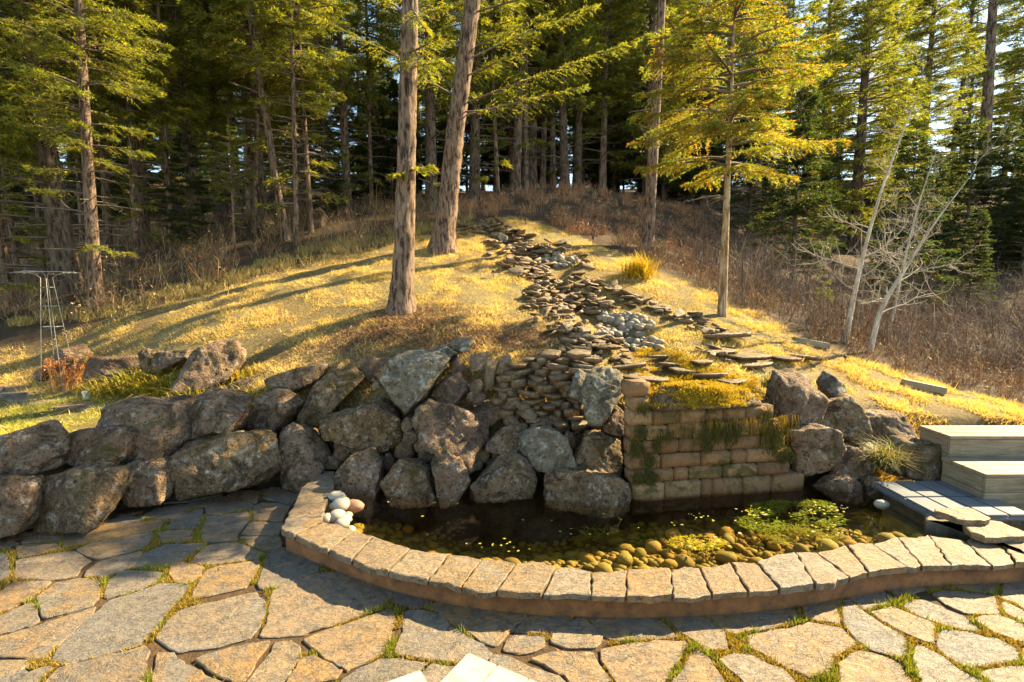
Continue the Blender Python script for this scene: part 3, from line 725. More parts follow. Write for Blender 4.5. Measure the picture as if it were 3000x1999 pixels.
B(C2, [(285,590),(420,545),(640,460),(700,500),(790,580),(810,720),(690,800),(540,760),(330,720),(290,650)], 'long brown boulder with flat sloping top in the middle of the bank', 'basalt_mossy', off=.3)
B(C2, [(670,370),(760,190),(840,175),(1090,250),(1080,310),(960,450),(880,590),(780,510)], 'pale grey-green lichen covered angular boulder at the crest of the bank', 'lichen_rock', off=.35)
B(C2, [(980,440),(1080,340),(1170,305),(1245,400),(1180,500),(1050,490)], 'reddish brown boulder tucked right of the pale lichen boulder', 'brown_rock', off=.5)
B(C2, [(895,560),(970,460),(1120,490),(1280,560),(1365,640),(1350,760),(1220,830),(1080,780),(970,720)], 'big craggy boulder with broken sunlit face at the middle of the bank', off=.25, rough=.07)
B(C2, [(410,920),(470,830),(620,780),(695,840),(680,1060),(640,1130),(480,1090),(400,1000)], 'blocky boulder half sunlit at the left corner of the pond', off=.1)
B(C2, [(690,1020),(780,830),(900,850),(980,900),(1050,1060),(1040,1130),(740,1140)], 'domed brown boulder at the water, second from the left pond corner', 'basalt_mossy', off=.05)
B(C2, [(985,890),(1100,795),(1190,830),(1235,990),(1190,1080),(1080,1110),(1010,980)], 'narrow diamond-shaped boulder wedged at the waterline', off=.0)
B(C2, [(1230,1020),(1330,910),(1540,815),(1650,880),(1670,970),(1630,1080),(1300,1120),(1230,1090)], 'broad sloping boulder with white crust at the waterline', 'basalt_mossy', off=.05)
B(C2, [(1540,700),(1640,640),(1740,640),(1830,700),(1870,830),(1800,895),(1620,880),(1550,800)], 'rounded boulder with white lichen cap below the stacked slates', 'lichen_rock', off=.1)
B(C2, [(1880,840),(1950,680),(2060,665),(2190,720),(2190,850),(2150,920),(2000,910),(1890,880)], 'boulder with a large dark moss patch left of the brick wall', 'basalt_mossy', off=.1)
B(C2, [(1685,960),(1720,910),(1950,890),(2180,940),(2240,1050),(2230,1130),(2000,1160),(1700,1130)], 'long low boulder lying in the water beside the brick wall', 'basalt_mossy', off=.0)
B(C2, [(1930,420),(1960,310),(2050,260),(2140,250),(2195,320),(2185,500),(2100,570),(2040,660),(1960,640)], 'tall grey boulder with lichen top left of the waterfall lip', 'lichen_rock', off=.15, k=.3)
B(C2, [(1850,450),(1900,290),(1980,270),(1960,470),(1890,480)], 'slim grey boulder leaning behind the tall lichen topped one', 'lichen_rock', off=.4, k=.3)
B(C2, [(2050,600),(2170,515),(2230,580),(2225,660),(2180,700),(2080,680)], 'small rounded grey boulder hanging beside the brick wall corner', off=.1, k=.3)
B(C2, [(1230,540),(1450,475),(1490,560),(1380,640),(1250,590)], 'dark shaded boulder under the slate ledge', 'brown_rock', off=.5)
B(C2, [(1340,720),(1450,640),(1600,610),(1580,760),(1540,810),(1420,790)], 'dusky boulder in shade left of the white capped one', off=.35)
B(C2, [(550,290),(600,210),(720,215),(750,270),(620,350)], 'low brown boulder half buried at the slope above the bank', 'brown_rock', off=.75)
B(C2, [(970,170),(1080,130),(1170,180),(1090,250),(990,230)], 'small lichen spotted rock at the edge of the mulch', 'lichen_rock', off=.7)
B(C2, [(1100,140),(1150,80),(1260,90),(1250,130),(1200,180),(1130,170)], 'square grey block perched on top of the bank', 'lichen_rock', off=.75)
B(C2, [(1310,400),(1345,170),(1375,155),(1405,230),(1400,380),(1340,420)], 'narrow upright standing stone among the slates', 'slate', off=.45, depth=.16)
B(C2, [(1240,190),(1360,165),(1330,270),(1250,270)], 'tan block left of the upright standing stone', 'slate', off=.6)
B(C2, [(1100,250),(1160,200),(1220,280),(1150,310)], 'small tan rock behind the reddish brown boulder', 'brown_rock', off=.65)
B(C2, [(1400,310),(1420,200),(1480,185),(1520,270),(1500,320)], 'tan rounded block right of the upright standing stone', 'slate', off=.55)
B(C3, [(1010,430),(1030,340),(1200,360),(1290,490),(1270,550),(1150,630),(1010,600)], 'large dark boulder right of the waterfall, top of its stack', off=.2, k=.35)
B(C3, [(1250,400),(1300,335),(1370,390),(1400,450),(1310,490)], 'small grey boulder at the grass edge behind the big waterfall boulder', 'lichen_rock', off=.6, k=.35)
B(C3, [(1190,600),(1300,500),(1420,460),(1490,560),(1500,680),(1420,720),(1280,690)], 'dark boulder with rusty mossy top, second right of the waterfall', 'basalt_mossy', off=.35, k=.4)
B(C3, [(1485,540),(1600,545),(1680,540),(1740,620),(1730,680),(1600,740),(1490,690)], 'purplish double-humped boulder below the straw slope', off=.4, k=.4)
B(C3, [(1080,640),(1240,615),(1300,650),(1315,760),(1240,870),(1120,890)], 'grey boulder hugging the right end of the brick wall', off=.05, k=.3)
B(C3, [(1290,760),(1350,710),(1480,740),(1560,790),(1540,870),(1400,900),(1300,870)], 'low shaded boulder left of the sedge tuft', off=.15, k=.3)
B(C3, [(1660,800),(1720,710),(1830,695),(1910,750),(1950,850),(1970,910),(1800,930),(1680,890)], 'dome-shaped dark boulder beside the wooden boxes', Y=6.55)
B(C3, [(1220,960),(1340,900),(1430,880),(1490,930),(1460,1000),(1300,1000)], 'flat pale boulder lying in the water right of the brick wall', off=-.05, k=.3)
B(C3, [(1495,920),(1560,890),(1580,960),(1510,990)], 'small grey rock under the sedge tuft at the water', off=-.1, k=.3)
B(C3, [(1530,745),(1580,725),(1615,760),(1560,795)], 'small round rock above the sedge tuft', off=.3, k=.3)
UG = 'rocks edging the flower bed'
U = lambda pl, lab, Y, mat='basalt': boulder(C1, pl, lab, mat, Y=Y, group=UG)
U([(360,380),(400,290),(470,280),(590,340),(580,400),(420,440)], 'rock behind the rust red dry plant, under the metal trellis', 9.0)
U([(250,440),(330,400),(360,470),(300,510),(255,500)], 'dark shaded rock at the left end of the flower bed', 8.9)
U([(580,350),(740,335),(970,345),(960,420),(800,500),(590,500)], 'long low flat rock behind the flower bed grasses', 8.85, 'brown_rock')
U([(960,320),(1000,285),(1090,300),(1080,420),(990,430)], 'knobby mossy rock in the middle of the flower bed edge', 8.8, 'basalt_mossy')
U([(1080,310),(1330,280),(1330,360),(1200,430),(1080,430)], 'sloping rock left of the big lichen rock in the flower bed', 8.7)
U([(1290,420),(1340,310),(1480,235),(1600,210),(1660,260),(1690,340),(1620,480),(1400,560),(1310,540)], 'biggest flower bed rock with rusty lichen on its crown', 8.3)
U([(1570,545),(1680,490),(1770,490),(1750,600),(1600,600)], 'dark small rock at the foot of the slope by the grass tufts', 7.9)
FILL = [(840,640,80,120),(870,710,115,90),(825,790,145,110),(935,765,105,70),(985,825,160,125),(725,870,75,130),(1265,880,120,95),(440,800,115,95),(550,770,145,80),(360,865,145,95),(1270,460,115,85),(1275,390,80,110),(1500,505,120,50),(1490,610,110,60),(1860,730,85,130),(1320,820,105,75),(2215,490,60,120),(2200,890,70,110),(650,385,60,70),(430,760,90,70),(1700,620,150,80),(1600,560,110,90),(1420,820,120,80),(1660,900,70,60),(920,630,60,70),(1380,870,110,60)]
for q, (x, y, w, h) in enumerate(FILL):
    rg = np.random.default_rng(q + 50); th = np.linspace(0, 2 * math.pi, 8)[:-1] + rg.uniform(-.2, .2, 7)
    pl = [(x + w * .55 * math.cos(a) * rg.uniform(.8, 1.1), y + h * .55 * math.sin(a) * rg.uniform(.8, 1.1)) for a in th]
    boulder(C2, pl, 'small brown stone wedged between the boulders of the bank', 'brown_rock' if q % 3 else 'slate', off=.33, sub=3, group='small fill stones in the bank', name='fill_stone', cat='stone', seed=q + 900)

# ------------------------------------------------------------------ slates: dry stone wall, stream banks
rng = np.random.default_rng(77)
def slate_proto(q):
    rg = np.random.default_rng(q); k = rg.integers(4, 7); th = np.sort((np.arange(k) + rg.uniform(-.35, .35, k)) * 2 * math.pi / k)
    p = np.c_[np.cos(th) * rg.uniform(.75, 1.1, k), np.sin(th) * rg.uniform(.75, 1.1, k)]
    p = ccw(p); n = len(p); c = p.mean(0)
    tz = .5 + rg.uniform(-.2, .2, n); bz = -.5 + rg.uniform(-.2, .2, n)
    v = np.vstack([np.c_[c + (p - c) * .97, tz], np.c_[p, tz * .8], np.c_[c + (p - c) * 1.0, bz], [[c[0], c[1], .55]], [[c[0], c[1], -.5]]])
    f = []
    for i in range(n):
        j = (i + 1) % n
        f += [(3 * n, i, j), (i, n + i, n + j), (i, n + j, j), (n + i, 2 * n + i, 2 * n + j), (n + i, 2 * n + j, n + j), (3 * n + 1, 2 * n + j, 2 * n + i)]
    me = mesh_np('slate_stone', v, np.array(f)); me.materials.append(M['slate']); return me
SL = [slate_proto(q) for q in range(12)]
def slate(parent, loc, w, d, h, rz, tilt=(0, 0), q=None, name='slate_stone'):
    o = bpy.data.objects.new(name, SL[rng.integers(12) if q is None else q]); COL.objects.link(o)
    o.parent = parent; pl_ = np.array(parent.location) if parent else 0
    o.location = np.array(loc) - pl_; o.scale = (w / 2, d / 2, h); o.rotation_euler = (tilt[0], tilt[1], rz)
    return o
dw_loc = atY(*C2(1600, 600), bankY(*C2(1600, 600), .5, .4))
dry = empty('dry_stone_wall', (dw_loc.x, dw_loc.y, 0.3), 'stacked tan slate wall between the boulders left of the waterfall', 'wall')
for y in np.arange(190, 660, 36):
    x0 = np.interp(y, [190, 260, 340, 480, 660], [1640, 1420, 1380, 1370, 1440]); x1 = np.interp(y, [190, 300, 480, 660], [1960, 1900, 1890, 1930])
    x = x0 + rng.uniform(0, 40)
    while x < x1:
        w = rng.uniform(70, 210) * (1 if y < 420 else .8); px, py = C2(x + w / 2, y + rng.uniform(-5, 5))
        Y = bankY(px, py, .5, .42) + rng.uniform(-.04, .05); p = atY(px, py, Y); s = Y / FPX * .4675
        slate(dry, p, w * s * 1.1, rng.uniform(.28, .42), rng.uniform(.05, .10), rng.uniform(-.5, .5), rng.normal(size=2) * .12)
        x += w
bed = tag(empty('stream_bed', tuple(STREAM[5])), kind='structure')
HEAP = []
def along(poly, n, jx, jy):
    poly = np.array(poly, float); seg = np.linalg.norm(np.diff(poly, axis=0), axis=1); cs = np.r_[0, np.cumsum(seg)]
    for s in np.linspace(0, cs[-1], n):
        yield np.interp(s, cs, poly[:, 0]) + rng.normal() * jx, np.interp(s, cs, poly[:, 1]) + rng.normal() * jy
banks = [([(1470,745),(1530,785),(1575,825),(1585,865),(1620,905),(1650,935),(1690,985),(1750,1005),(1800,1015)], 150, 24, 10),
         ([(1690,762),(1700,790),(1690,835),(1790,850),(1850,885),(1910,900),(1990,935),(2050,960),(2130,990)], 85, 18, 9),
         ([(1335,680),(1400,668),(1470,672),(1520,700),(1560,735),(1620,735),(1690,745)], 80, 16, 9),
         ([(1650,1040),(1720,1060),(1790,1062),(1850,1065),(1890,1080)], 26, 14, 8), ([(2060,1040),(2130,1050),(2190,1075),(2230,1090)], 14, 16, 8),
         ([(1660,870),(1740,900),(1800,905)], 20, 12, 6), ([(1440,690),(1560,745),(1600,800),(1610,850),(1680,890),(1740,930)], 120, 26, 10), ([(1560,860),(1620,930),(1680,1000),(1760,1040)], 90, 30, 12)]
for poly, n, jx, jy in banks:
    for px, py in along(poly, n, jx, jy):
        p = ground(px, py); s = p.y / 9.5; w = rng.uniform(.13, .42) * min(s, 1.3)
        HEAP.append((w / p.y, (p.x, p.y, p.z + rng.uniform(-.01, .10)), w, w * rng.uniform(.4, .85), rng.uniform(.025, .07), rng.uniform(-3.1, 3.1), rng.normal(size=2) * .24))
HEAP.sort(key=lambda q: -q[0])
for q in HEAP[:285]: slate(bed, *q[1:])
hb = MB()
for q in HEAP[285:]:
    me = SL[rng.integers(12)]; vv = np.empty(len(me.vertices) * 3); me.vertices.foreach_get('co', vv); vv = vv.reshape(-1, 3) * np.array([q[2] / 2, q[3] / 2, q[4]])
    Rm = np.array(Matrix.Rotation(q[5], 3, 'Z') @ Matrix.Rotation(q[6][1], 3, 'Y') @ Matrix.Rotation(q[6][0], 3, 'X'))
    hb.add(vv @ Rm.T + np.array(q[1]) - np.array(bed.location), np.array([p.vertices[:] for p in me.polygons]))
hb.build('small_slates', M['slate'], bed)['kind'] = 'stuff'
for px, py, w, d, h in [(2115,1000,.95,.7,.09),(2110,1045,.62,.4,.05),(1700,1035,.5,.4,.05),(1780,1030,.55,.35,.05),(1840,1090,.5,.35,.05),(1890,1128,.62,.42,.06),(2200,1060,.6,.4,.05),(2215,1085,.55,.35,.05),(2300,1065,.5,.4,.05),(2350,1060,.6,.45,.06),(1960,1085,.45,.3,.06),(2010,1105,.5,.3,.06),(2080,1120,.5,.32,.06),(2060,1080,.4,.3,.05),(1930,1062,.4,.3,.05),(2140,1135,.5,.3,.06)]:
    p = ground(px, py); slate(bed, (p.x, p.y, p.z + .07), w, d, h, rng.uniform(-.2, .2), rng.normal(size=2) * .05)
# pebbles of the stream pools
PV, PF = ICO[2]
PEB = []
for q in range(6):
    rg = np.random.default_rng(q); s = np.array([1, rg.uniform(.65, .9), rg.uniform(.5, .75)])
    v = PV * s * (1 + .09 * fbm(PV * 1.3 + q * 9, q, 2))[:, None]; me = mesh_np('pebble', v, PF, None, True); PEB.append(me)
PEBB = []
for me in PEB: m2 = me.copy(); m2.materials.append(M['cobble']); PEBB.append(m2); me.materials.append(M['pebble'])
def pebble(parent, loc, r, lib=PEB, name='pebble', kk=None):
    o = bpy.data.objects.new(name, lib[rng.integers(6)]); COL.objects.link(o); o.parent = parent
    o.location = np.array(loc) - (np.array(parent.location) if parent else 0); o.scale = (r, r, r)
    o.rotation_euler = (rng.uniform(-.3, .3), rng.uniform(-.3, .3), rng.uniform(0, 6.28)); return o
for cx, cyy, rx, ry, n, rr_ in [(1640, 768, 52, 20, 62, .085), (1830, 960, 80, 34, 85, .085), (1880, 1015, 60, 18, 30, .075), (1770, 930, 30, 18, 20, .07), (1600, 835, 26, 16, 14, .06)]:
    for _ in range(n):
        a, q = rng.uniform(0, 6.28), math.sqrt(rng.random()); p = ground(cx + rx * q * math.cos(a), cyy + ry * q * math.sin(a))
        pebble(bed, (p.x, p.y, p.z + .03), rr_ * rng.uniform(.6, 1.3))

# ------------------------------------------------------------------ brick wall under the waterfall
WA, WB = np.array([1.44, 5.98]), np.array([3.58, 6.33]); wdir = (WB - WA) / np.linalg.norm(WB - WA); wn_ = np.array([wdir[1], -wdir[0]])
WANG = math.atan2(wdir[1], wdir[0])
def wallhit(px, py):
    d = ray(px, py); A_ = np.array([[d[0], -wdir[0]], [d[1], -wdir[1]]]); s = np.linalg.solve(A_, WA); return s[1], CAM_H + d[2] * s[0]
bw = empty('brick_wall', (WA[0], WA[1], 0), 'tan stone block wall under the mossy waterfall lip', 'wall', rz=WANG)
ROWS = [(1250, [478,770,1110,1212,1485,1750,2048]), (1130, [455,608,860,1000,1310,1620,1920]), (1000, [455,740,1112,1380,1528,1905]), (870, [450,570,685,910,1190,1340,1670,1885]),
        (735, [465,600,805,1042,1240,1562,1855]), (600, [460,670,928,1172,1325,1530,1730]), (470, [475,645]), (330, [440,662])]
def block_mesh(w, h, d, seed):
    rg = np.random.default_rng(seed); bm = bmesh.new(); bmesh.ops.create_cube(bm, size=1)
    for v in bm.verts: v.co = Vector((v.co.x * w, v.co.y * d, v.co.z * h))
    bmesh.ops.bevel(bm, geom=list(bm.edges), offset=.014, segments=2, affect='EDGES')
    bmesh.ops.subdivide_edges(bm, edges=[e for e in bm.edges if e.calc_length() > .08], cuts=2, use_grid_fill=True)
    for v in bm.verts:
        n = rg.normal(size=3) * .0035; v.co += Vector(n)
    me = bpy.data.meshes.new('brick'); bm.to_mesh(me); bm.free()
    for p in me.polygons: p.use_smooth = True
    return me
zb = -.12
ztops = []
for r, (ym, js) in enumerate(ROWS):
    _, zc = wallhit(*CW(js[0], ym)); ztops.append(zc)
for r, (ym, js) in enumerate(ROWS):
    zc = ztops[r]; h = .158
    if r == 0: z0 = .075; z1 = zc + .079
    else: z0 = ztops[r - 1] + .079 if r > 1 else ztops[0] + .079; z1 = zc + (zc - ztops[r - 1]) * .5
    if r > 1: z0 = ztops[r - 1] + (ztops[r - 1] - ztops[r - 2]) * .5
    z0 += .012
    for a, b in zip(js[:-1], js[1:]):
        u0, _ = wallhit(*CW(a, ym)); u1, _ = wallhit(*CW(b, ym))
        me = block_mesh(u1 - u0 - .012, z1 - z0, .22, int(a + ym)); 
        obj('brick', me, M['block'], bw, ((u0 + u1) / 2, .09 + rng.uniform(-.008, .008) + r * .008, (z0 + z1) / 2))
ub, _ = wallhit(*CW(2048, 1250))
m_ = MB(); m_.box((.03, .14, -.15), (ub - .36, .30, ztops[5] + .07)); m_.build('mortar_backing', M['soil'], bw)
# mossy lip slab
pl = [CW(650, 330), CW(720, 300), CW(1100, 290), CW(1500, 330), CW(1715, 400), CW(1720, 500), CW(1500, 520), CW(900, 530), CW(670, 540)]
def onwall(u, d, z): q = WA + wdir * u - wn_ * d; return (q[0], q[1], z)
uz = [wallhit(*p) for p in pl]
cu, cz = np.mean([a for a, _ in uz]), np.mean([b for _, b in uz])
lip = obj('lip_slab', rock_from_outline('lip_slab', np.array([(a - cu, b - cz) for a, b in uz]), .55, 411, 5, rough=.03), M['basalt_mossy'], None, onwall(cu, .13, cz)); lip.rotation_euler = (0, 0, WANG)
tag(lip, 'long waterfall lip slab draped with golden moss on the brick wall', 'stone slab')

# moss: mounds of short strands over the lip and the steps above it, and hanging strands
def moss_on(points, nrm_up=.7, length=.03, n_each=60, spread=.06, name='moss', cols=((.52, .34, .035), (.36, .27, .03))):
    pts_, cs = [], []
    for (x, y, z) in points:
        q = rng.normal(size=(n_each, 3)) * spread * np.array([1, .8, .28]); pts_.append(q + np.array([x, y, z]))
        mixv = rng.uniform(0, 1, (n_each, 1)); cs.append(np.array(cols[0]) * mixv + np.array(cols[1]) * (1 - mixv))
    pts_, cs = np.concatenate(pts_), np.concatenate(cs) * rng.uniform(.7, 1.25, (n_each * len(points), 1))
    return tri_blades(pts_, rng.uniform(.4, 1.3, len(pts_)) * length, .007, .8, cs, rng)
lpts = []
lv = np.empty(len(lip.data.vertices) * 3, np.float32); lip.data.vertices.foreach_get('co', lv); lv = lv.reshape(-1, 3)
ca, sa = math.cos(WANG), math.sin(WANG)
lw = np.c_[lv[:, 0] * ca - lv[:, 1] * sa, lv[:, 0] * sa + lv[:, 1] * ca, lv[:, 2]] + np.array(lip.location)
ln = np.empty(len(lip.data.vertices) * 3, np.float32); lip.data.vertices.foreach_get('normal', ln); ln = ln.reshape(-1, 3)
sel = lw[(ln[:, 2] > .05) & (vnoise(lw * 4, 3) > -.45 + .0 * ln[:, 2])]
sel = sel[rng.permutation(len(sel))[:420]]
V1 = moss_on(sel + np.array([0, 0, .005]), length=.03, n_each=70, spread=.035)
gp = []
for _ in range(420):
    px = rng.uniform(1860, 2215); py = rng.uniform(1035, 1165)
    if py < 1030 + (px - 1900) * .18 or (px > 2120 and py < 1110): continue
    p = ground(px, py, 6.7); 
    if vnoise(np.array([[p.x * 3, p.y * 3, 0]]), 8)[0] > -.05: gp.append((p.x, p.y, p.z + .03 + rng.uniform(0, .05)))
V2 = moss_on(gp, length=.03, n_each=80, spread=.05)
hang = []
for _ in range(80):
    u = rng.uniform(.2, 2.0); hang.append(onwall(u, -.05 + rng.uniform(-.02, .03), rng.uniform(.85, 1.08)))
mb = MB(); mb.add(*V1); mb.add(*V2)
tag(mb.build('golden_moss', M['moss']), 'golden moss mat over the waterfall lip and the stream steps', 'moss', kind='stuff')
mb = MB()
for (x, y, z) in hang:
    for _ in range(7):
        L_ = rng.uniform(.05, .22); x_, y_ = x + rng.normal() * .03, y + rng.normal() * .01
        c_ = np.array([.075, .065, .012]) if z < .98 else np.array([.24, .16, .03])
        mb.add([(x_ - .004, y_, z), (x_ + .004, y_, z), (x_ + rng.normal() * .02, y_ - .015, z - L_)], [(0, 1, 2)], c_ * rng.uniform(.6, 1.3))
for cpx, cpy, r_, n in [(1190,700,.16,500),(1370,700,.13,420),(1780,690,.13,500),(1760,780,.16,500),(1860,900,.1,350),(540,700,.09,250),(500,850,.10,300),(700,820,.05,120),(640,1110,.08,260),(520,1110,.08,250),(620,960,.09,260),(1700,560,.1,300),(560,480,.07,200),(1160,830,.05,150)]:
    u, z = wallhit(*CW(cpx, cpy)); q = rng.normal(size=(n, 2)) * r_ * .5
    for a, b in q:
        x, y, zz = onwall(u + a, -.025 - rng.uniform(0, .03), z + b)
        L_ = rng.uniform(.02, .05); mb.add([(x - .006, y, zz), (x + .006, y, zz), (x + rng.normal() * .015, y - .012, zz - L_)], [(0, 1, 2)], np.array([.07, .062, .012]) * rng.uniform(.5, 1.5))
tag(mb.build('hanging_moss', M['moss']), 'dark green moss strands hanging down the stone block wall', 'moss', kind='stuff')

# ------------------------------------------------------------------ pond: bed, cobbles, water, weed
gx2, gy2 = np.meshgrid(np.linspace(-3.2, 6.5, 70), np.linspace(3.4, 7.4, 40))
def bedz(x, y):
    z = -.04 - .26 * np.clip((y - 4.8 - .35 * np.clip(x - .8, 0, 1)) / 1.0, 0, 1) - .22 * np.exp(-((x + .1) / 1.2) ** 2) * np.clip((y - 4.8) / .8, 0, 1)
    z = z + .25 * np.exp(-((x + 2.0) / .45) ** 2 - ((y - 5.5) / .55) ** 2)
    return z + .03 * fbm(np.c_[np.ravel(x) * 2, np.ravel(y) * 2, np.ravel(x) * 0], 4, 3).reshape(np.shape(x))
gz2 = bedz(gx2, gy2); n2x = gx2.shape[1]
ii = (np.arange(gx2.shape[0] - 1)[:, None] * n2x + np.arange(n2x - 1)[None]).ravel()
pbed = tag(obj('pond_bed', mesh_np('pond_bed', np.c_[gx2.ravel(), gy2.ravel(), gz2.ravel()], np.c_[ii, ii + 1, ii + n2x + 1, ii + n2x], None, True), M['bed']), kind='structure')
cnt = 0; tries = 0; placed = []
pp_in = inset(ccw(pond_poly), .05)
while cnt < 298 and tries < 14000:
    tries += 1
    x, y = rng.uniform(-2.2, 4.6), rng.uniform(3.9, 6.2)
    if not inside_any(np.array([[x, y]]), [pp_in])[0]: continue
    front = np.clip(1.35 - (y - (4.15 + .06 * abs(x - 1))) / (1.3 if x > .4 else 1.0), 0, 1) if x > -1.2 else .9
    if rng.random() > front + .06: continue
    r = .035 + .085 * rng.random() ** 2
    if any((x - a) ** 2 + (y - b) ** 2 < (.72 * (r + c)) ** 2 for a, b, c in placed): continue
    placed.append((x, y, r)); cnt += 1
    z = float(bedz(np.array([x]), np.array([y]))[0]); pebble(pbed, (x, y, z + r * .35), r, PEBB, 'cobble')
v1, f1 = ico(1); cb = MB()
for _ in range(3000):
    x, y = rng.uniform(-2.2, 4.6), rng.uniform(3.95, 6.3)
    if not inside_any(np.array([[x, y]]), [pp_in])[0]: continue
    r = .018 + .045 * rng.random() ** 1.5; z = float(bedz(np.array([x]), np.array([y]))[0])
    cb.add(v1 * np.array([r, r * rng.uniform(.6, .9), r * .6]) + np.array([x, y, z + r * .2]), f1)
o = cb.build('small_cobbles', M['cobble'], pbed, None, True); o['kind'] = 'stuff'
wp = ccw(np.vstack([(bd + ci)[4:] / 2, [(5.0, 7.3), (-2.9, 7.3)], (bd + ci)[:1] / 2]))
bm = bmesh.new(); top = [bm.verts.new((x, y, WL)) for x, y in wp]; bot = [bm.verts.new((x, y, -1.2)) for x, y in wp]
bm.faces.new(top); bm.faces.new(bot[::-1])
for i in range(len(top)): j = (i + 1) % len(top); bm.faces.new((top[i], bot[i], bot[j], top[j]))
bmesh.ops.recalc_face_normals(bm, faces=bm.faces); bmesh.ops.triangulate(bm, faces=bm.faces)
me = bpy.data.meshes.new('pond_water'); bm.to_mesh(me); bm.free()
tag(obj('pond_water', me, M['water']), kind='structure')
# submerged weed and floating bits
mb = MB()
def weed(px, py, rx, ry, n, zlo, zhi, cols, L_=(.04, .12)):
    for _ in range(n):
        a, q = rng.uniform(0, 6.28), math.sqrt(rng.random()); z = WL + rng.uniform(zlo, zhi)
        p = atZ(px + rx * q * math.cos(a), py + ry * q * math.sin(a), z)
        if vnoise(np.array([[p.x * 6, p.y * 9, 0]]), 15)[0] + .5 * vnoise(np.array([[p.x * 17, p.y * 22, 0]]), 16)[0] < .0: continue
        d = rng.normal(size=3) * np.array([1, 1, .12]); d /= np.linalg.norm(d); l = rng.uniform(*L_); s = np.cross(d, [0, 0, 1]) * .006
        mb.add([p - Vector(s), p + Vector(s), p + Vector(d * l)], [(0, 1, 2)], np.array(cols[rng.integers(len(cols))]) * rng.uniform(.6, 1.3))
for a_, b_, c_, d_, n_ in [(2290, 1490, 105, 24, 2000), (2380, 1485, 70, 20, 1100), (2240, 1530, 80, 26, 900), (2350, 1540, 90, 30, 900), (2430, 1520, 50, 24, 400)]:
    weed(a_, b_, c_, d_, n_, -.16, -.03, [(.20, .27, .02), (.30, .32, .03), (.12, .19, .015)], (.025, .08))
weed(2350, 1565, 120, 34, 1800, -.14, -.04, [(.22, .23, .02), (.30, .27, .03)], (.03, .08))
weed(2040, 1590, 85, 22, 900, -.09, -.015, [(.46, .38, .04), (.36, .34, .03)], (.02, .06))
weed(1760, 1560, 60, 20, 250, -.25, -.12, [(.2, .17, .02)])
tag(mb.build('pond_weed', M['moss']), 'bright green weed and algae under the water of the pond', 'water weed', kind='stuff')
mb = MB()
for (px, py, rx, ry, n) in [(2415,1490,55,16,40),(2210,1500,45,10,26),(2050,1515,30,8,10),(2060,1590,75,20,30),(2420,1540,50,30,14),(1800,1540,420,50,26),(2480,1560,30,12,8),(1450,1600,120,22,12),(1250,1480,150,30,10)]:
    for _ in range(n):
        p = atZ(px + rng.normal() * rx * .6, py + rng.normal() * ry * .6, WL + .004); a = rng.uniform(0, 6.28); s = rng.uniform(.008, .024)
        d1, d2 = np.array([math.cos(a), math.sin(a), 0]) * s, np.array([-math.sin(a), math.cos(a), 0]) * s * rng.uniform(.4, .9)
        P0 = np.array(p); mb.add([P0 - d1, P0 + d2, P0 + d1, P0 - d2], [(0, 1, 2), (0, 2, 3)], np.array([(.48, .42, .04), (.42, .40, .06), (.5, .42, .3)][rng.integers(3)]))
tag(mb.build('floating_leaves', M['moss']), 'tiny yellow leaves floating on the pond surface', 'leaves', kind='stuff')

# pale river stones in the left corner
STN = [((1400,1080),.105,'pale_stone',.10),((1425,1130),.11,'pale_stone',.07),((1385,1145),.085,'pale_stone',.05),((1500,1140),.13,'red_stone',.0),((1395,1200),.10,'pale_stone',.05),((1335,1220),.07,'pale_stone',.05),((1450,1220),.085,'pale_stone',.0),((1430,1250),.08,'pale_stone',.02),((1490,1290),.07,'pale_stone',.0),((1470,1195),.06,'pale_stone',.0)]
for i, ((x, y), r, mt, z) in enumerate(STN):
    px, py = 800 + (x - 1000 + 0) * .4675, 950 + y * .4675
    p = atZ(px, py, z + WL * .7 + r * .3); me = PEB[i % 6].copy(); me.materials.clear(); me.materials.append(M[mt])
    o = obj('river_stone', me, None, None, p); o.scale = (r, r, r); o.rotation_euler = (.2 * (i % 3), .1, i)
    if mt == 'red_stone': tag(o, 'reddish river stone among the pale ones in the pond corner', 'stone')
    else: tag(o, 'smooth pale river stone piled inside the left end of the pond wall', 'stone', 'pale river stones in the pond corner')
p = atZ(2583, 1478, WL); me = PEB[2].copy(); me.materials.clear(); me.materials.append(M['pale_stone']); o = obj('river_stone', me, None, None, p); o.scale = (.09, .09, .09)
tag(o, 'round pale stone in the water beside the grey lid', 'stone')

# ------------------------------------------------------------------ grey lid, wooden boxes
lid = empty('filter_lid', (4.83, 5.7, 0), 'grey tiled plastic lid of the pond filter box beside the water', 'lid', rz=R(1.5))
def bev_box(name, lo, hi, mat, parent, bv=.01, loc=None):
    bm = bmesh.new(); bmesh.ops.create_cube(bm, size=1)
    c = [(a + b) / 2 for a, b in zip(lo, hi)]; s = [b - a for a, b in zip(lo, hi)]
    for v in bm.verts: v.co = Vector((v.co.x * s[0], v.co.y * s[1], v.co.z * s[2]))
    if bv: bmesh.ops.bevel(bm, geom=list(bm.edges), offset=bv, segments=2, affect='EDGES')
    me = bpy.data.meshes.new(name); bm.to_mesh(me); bm.free()
    return obj(name, me, mat, parent, c)
plate = bev_box('lid_plate', (-.50, -.50, .205), (.50, .50, .25), M['lid'], lid, .014)
for i in range(4):
    for j in range(2):
        tl_ = bev_box('tile', (-.485 + i * .245, -.485 + j * .49, .251), (-.485 + i * .245 + .228, -.485 + j * .49 + .465, .268), M['lid'], plate, .006); tl_.location = tl_.location - plate.location
bev_box('side_wall', (-.36, -.40, -.3), (-.30, .48, .204), M['concrete'], lid, .0)
bev_box('front_wall', (-.299, -.40, -.3), (.46, -.34, .204), M['concrete'], lid, .0)
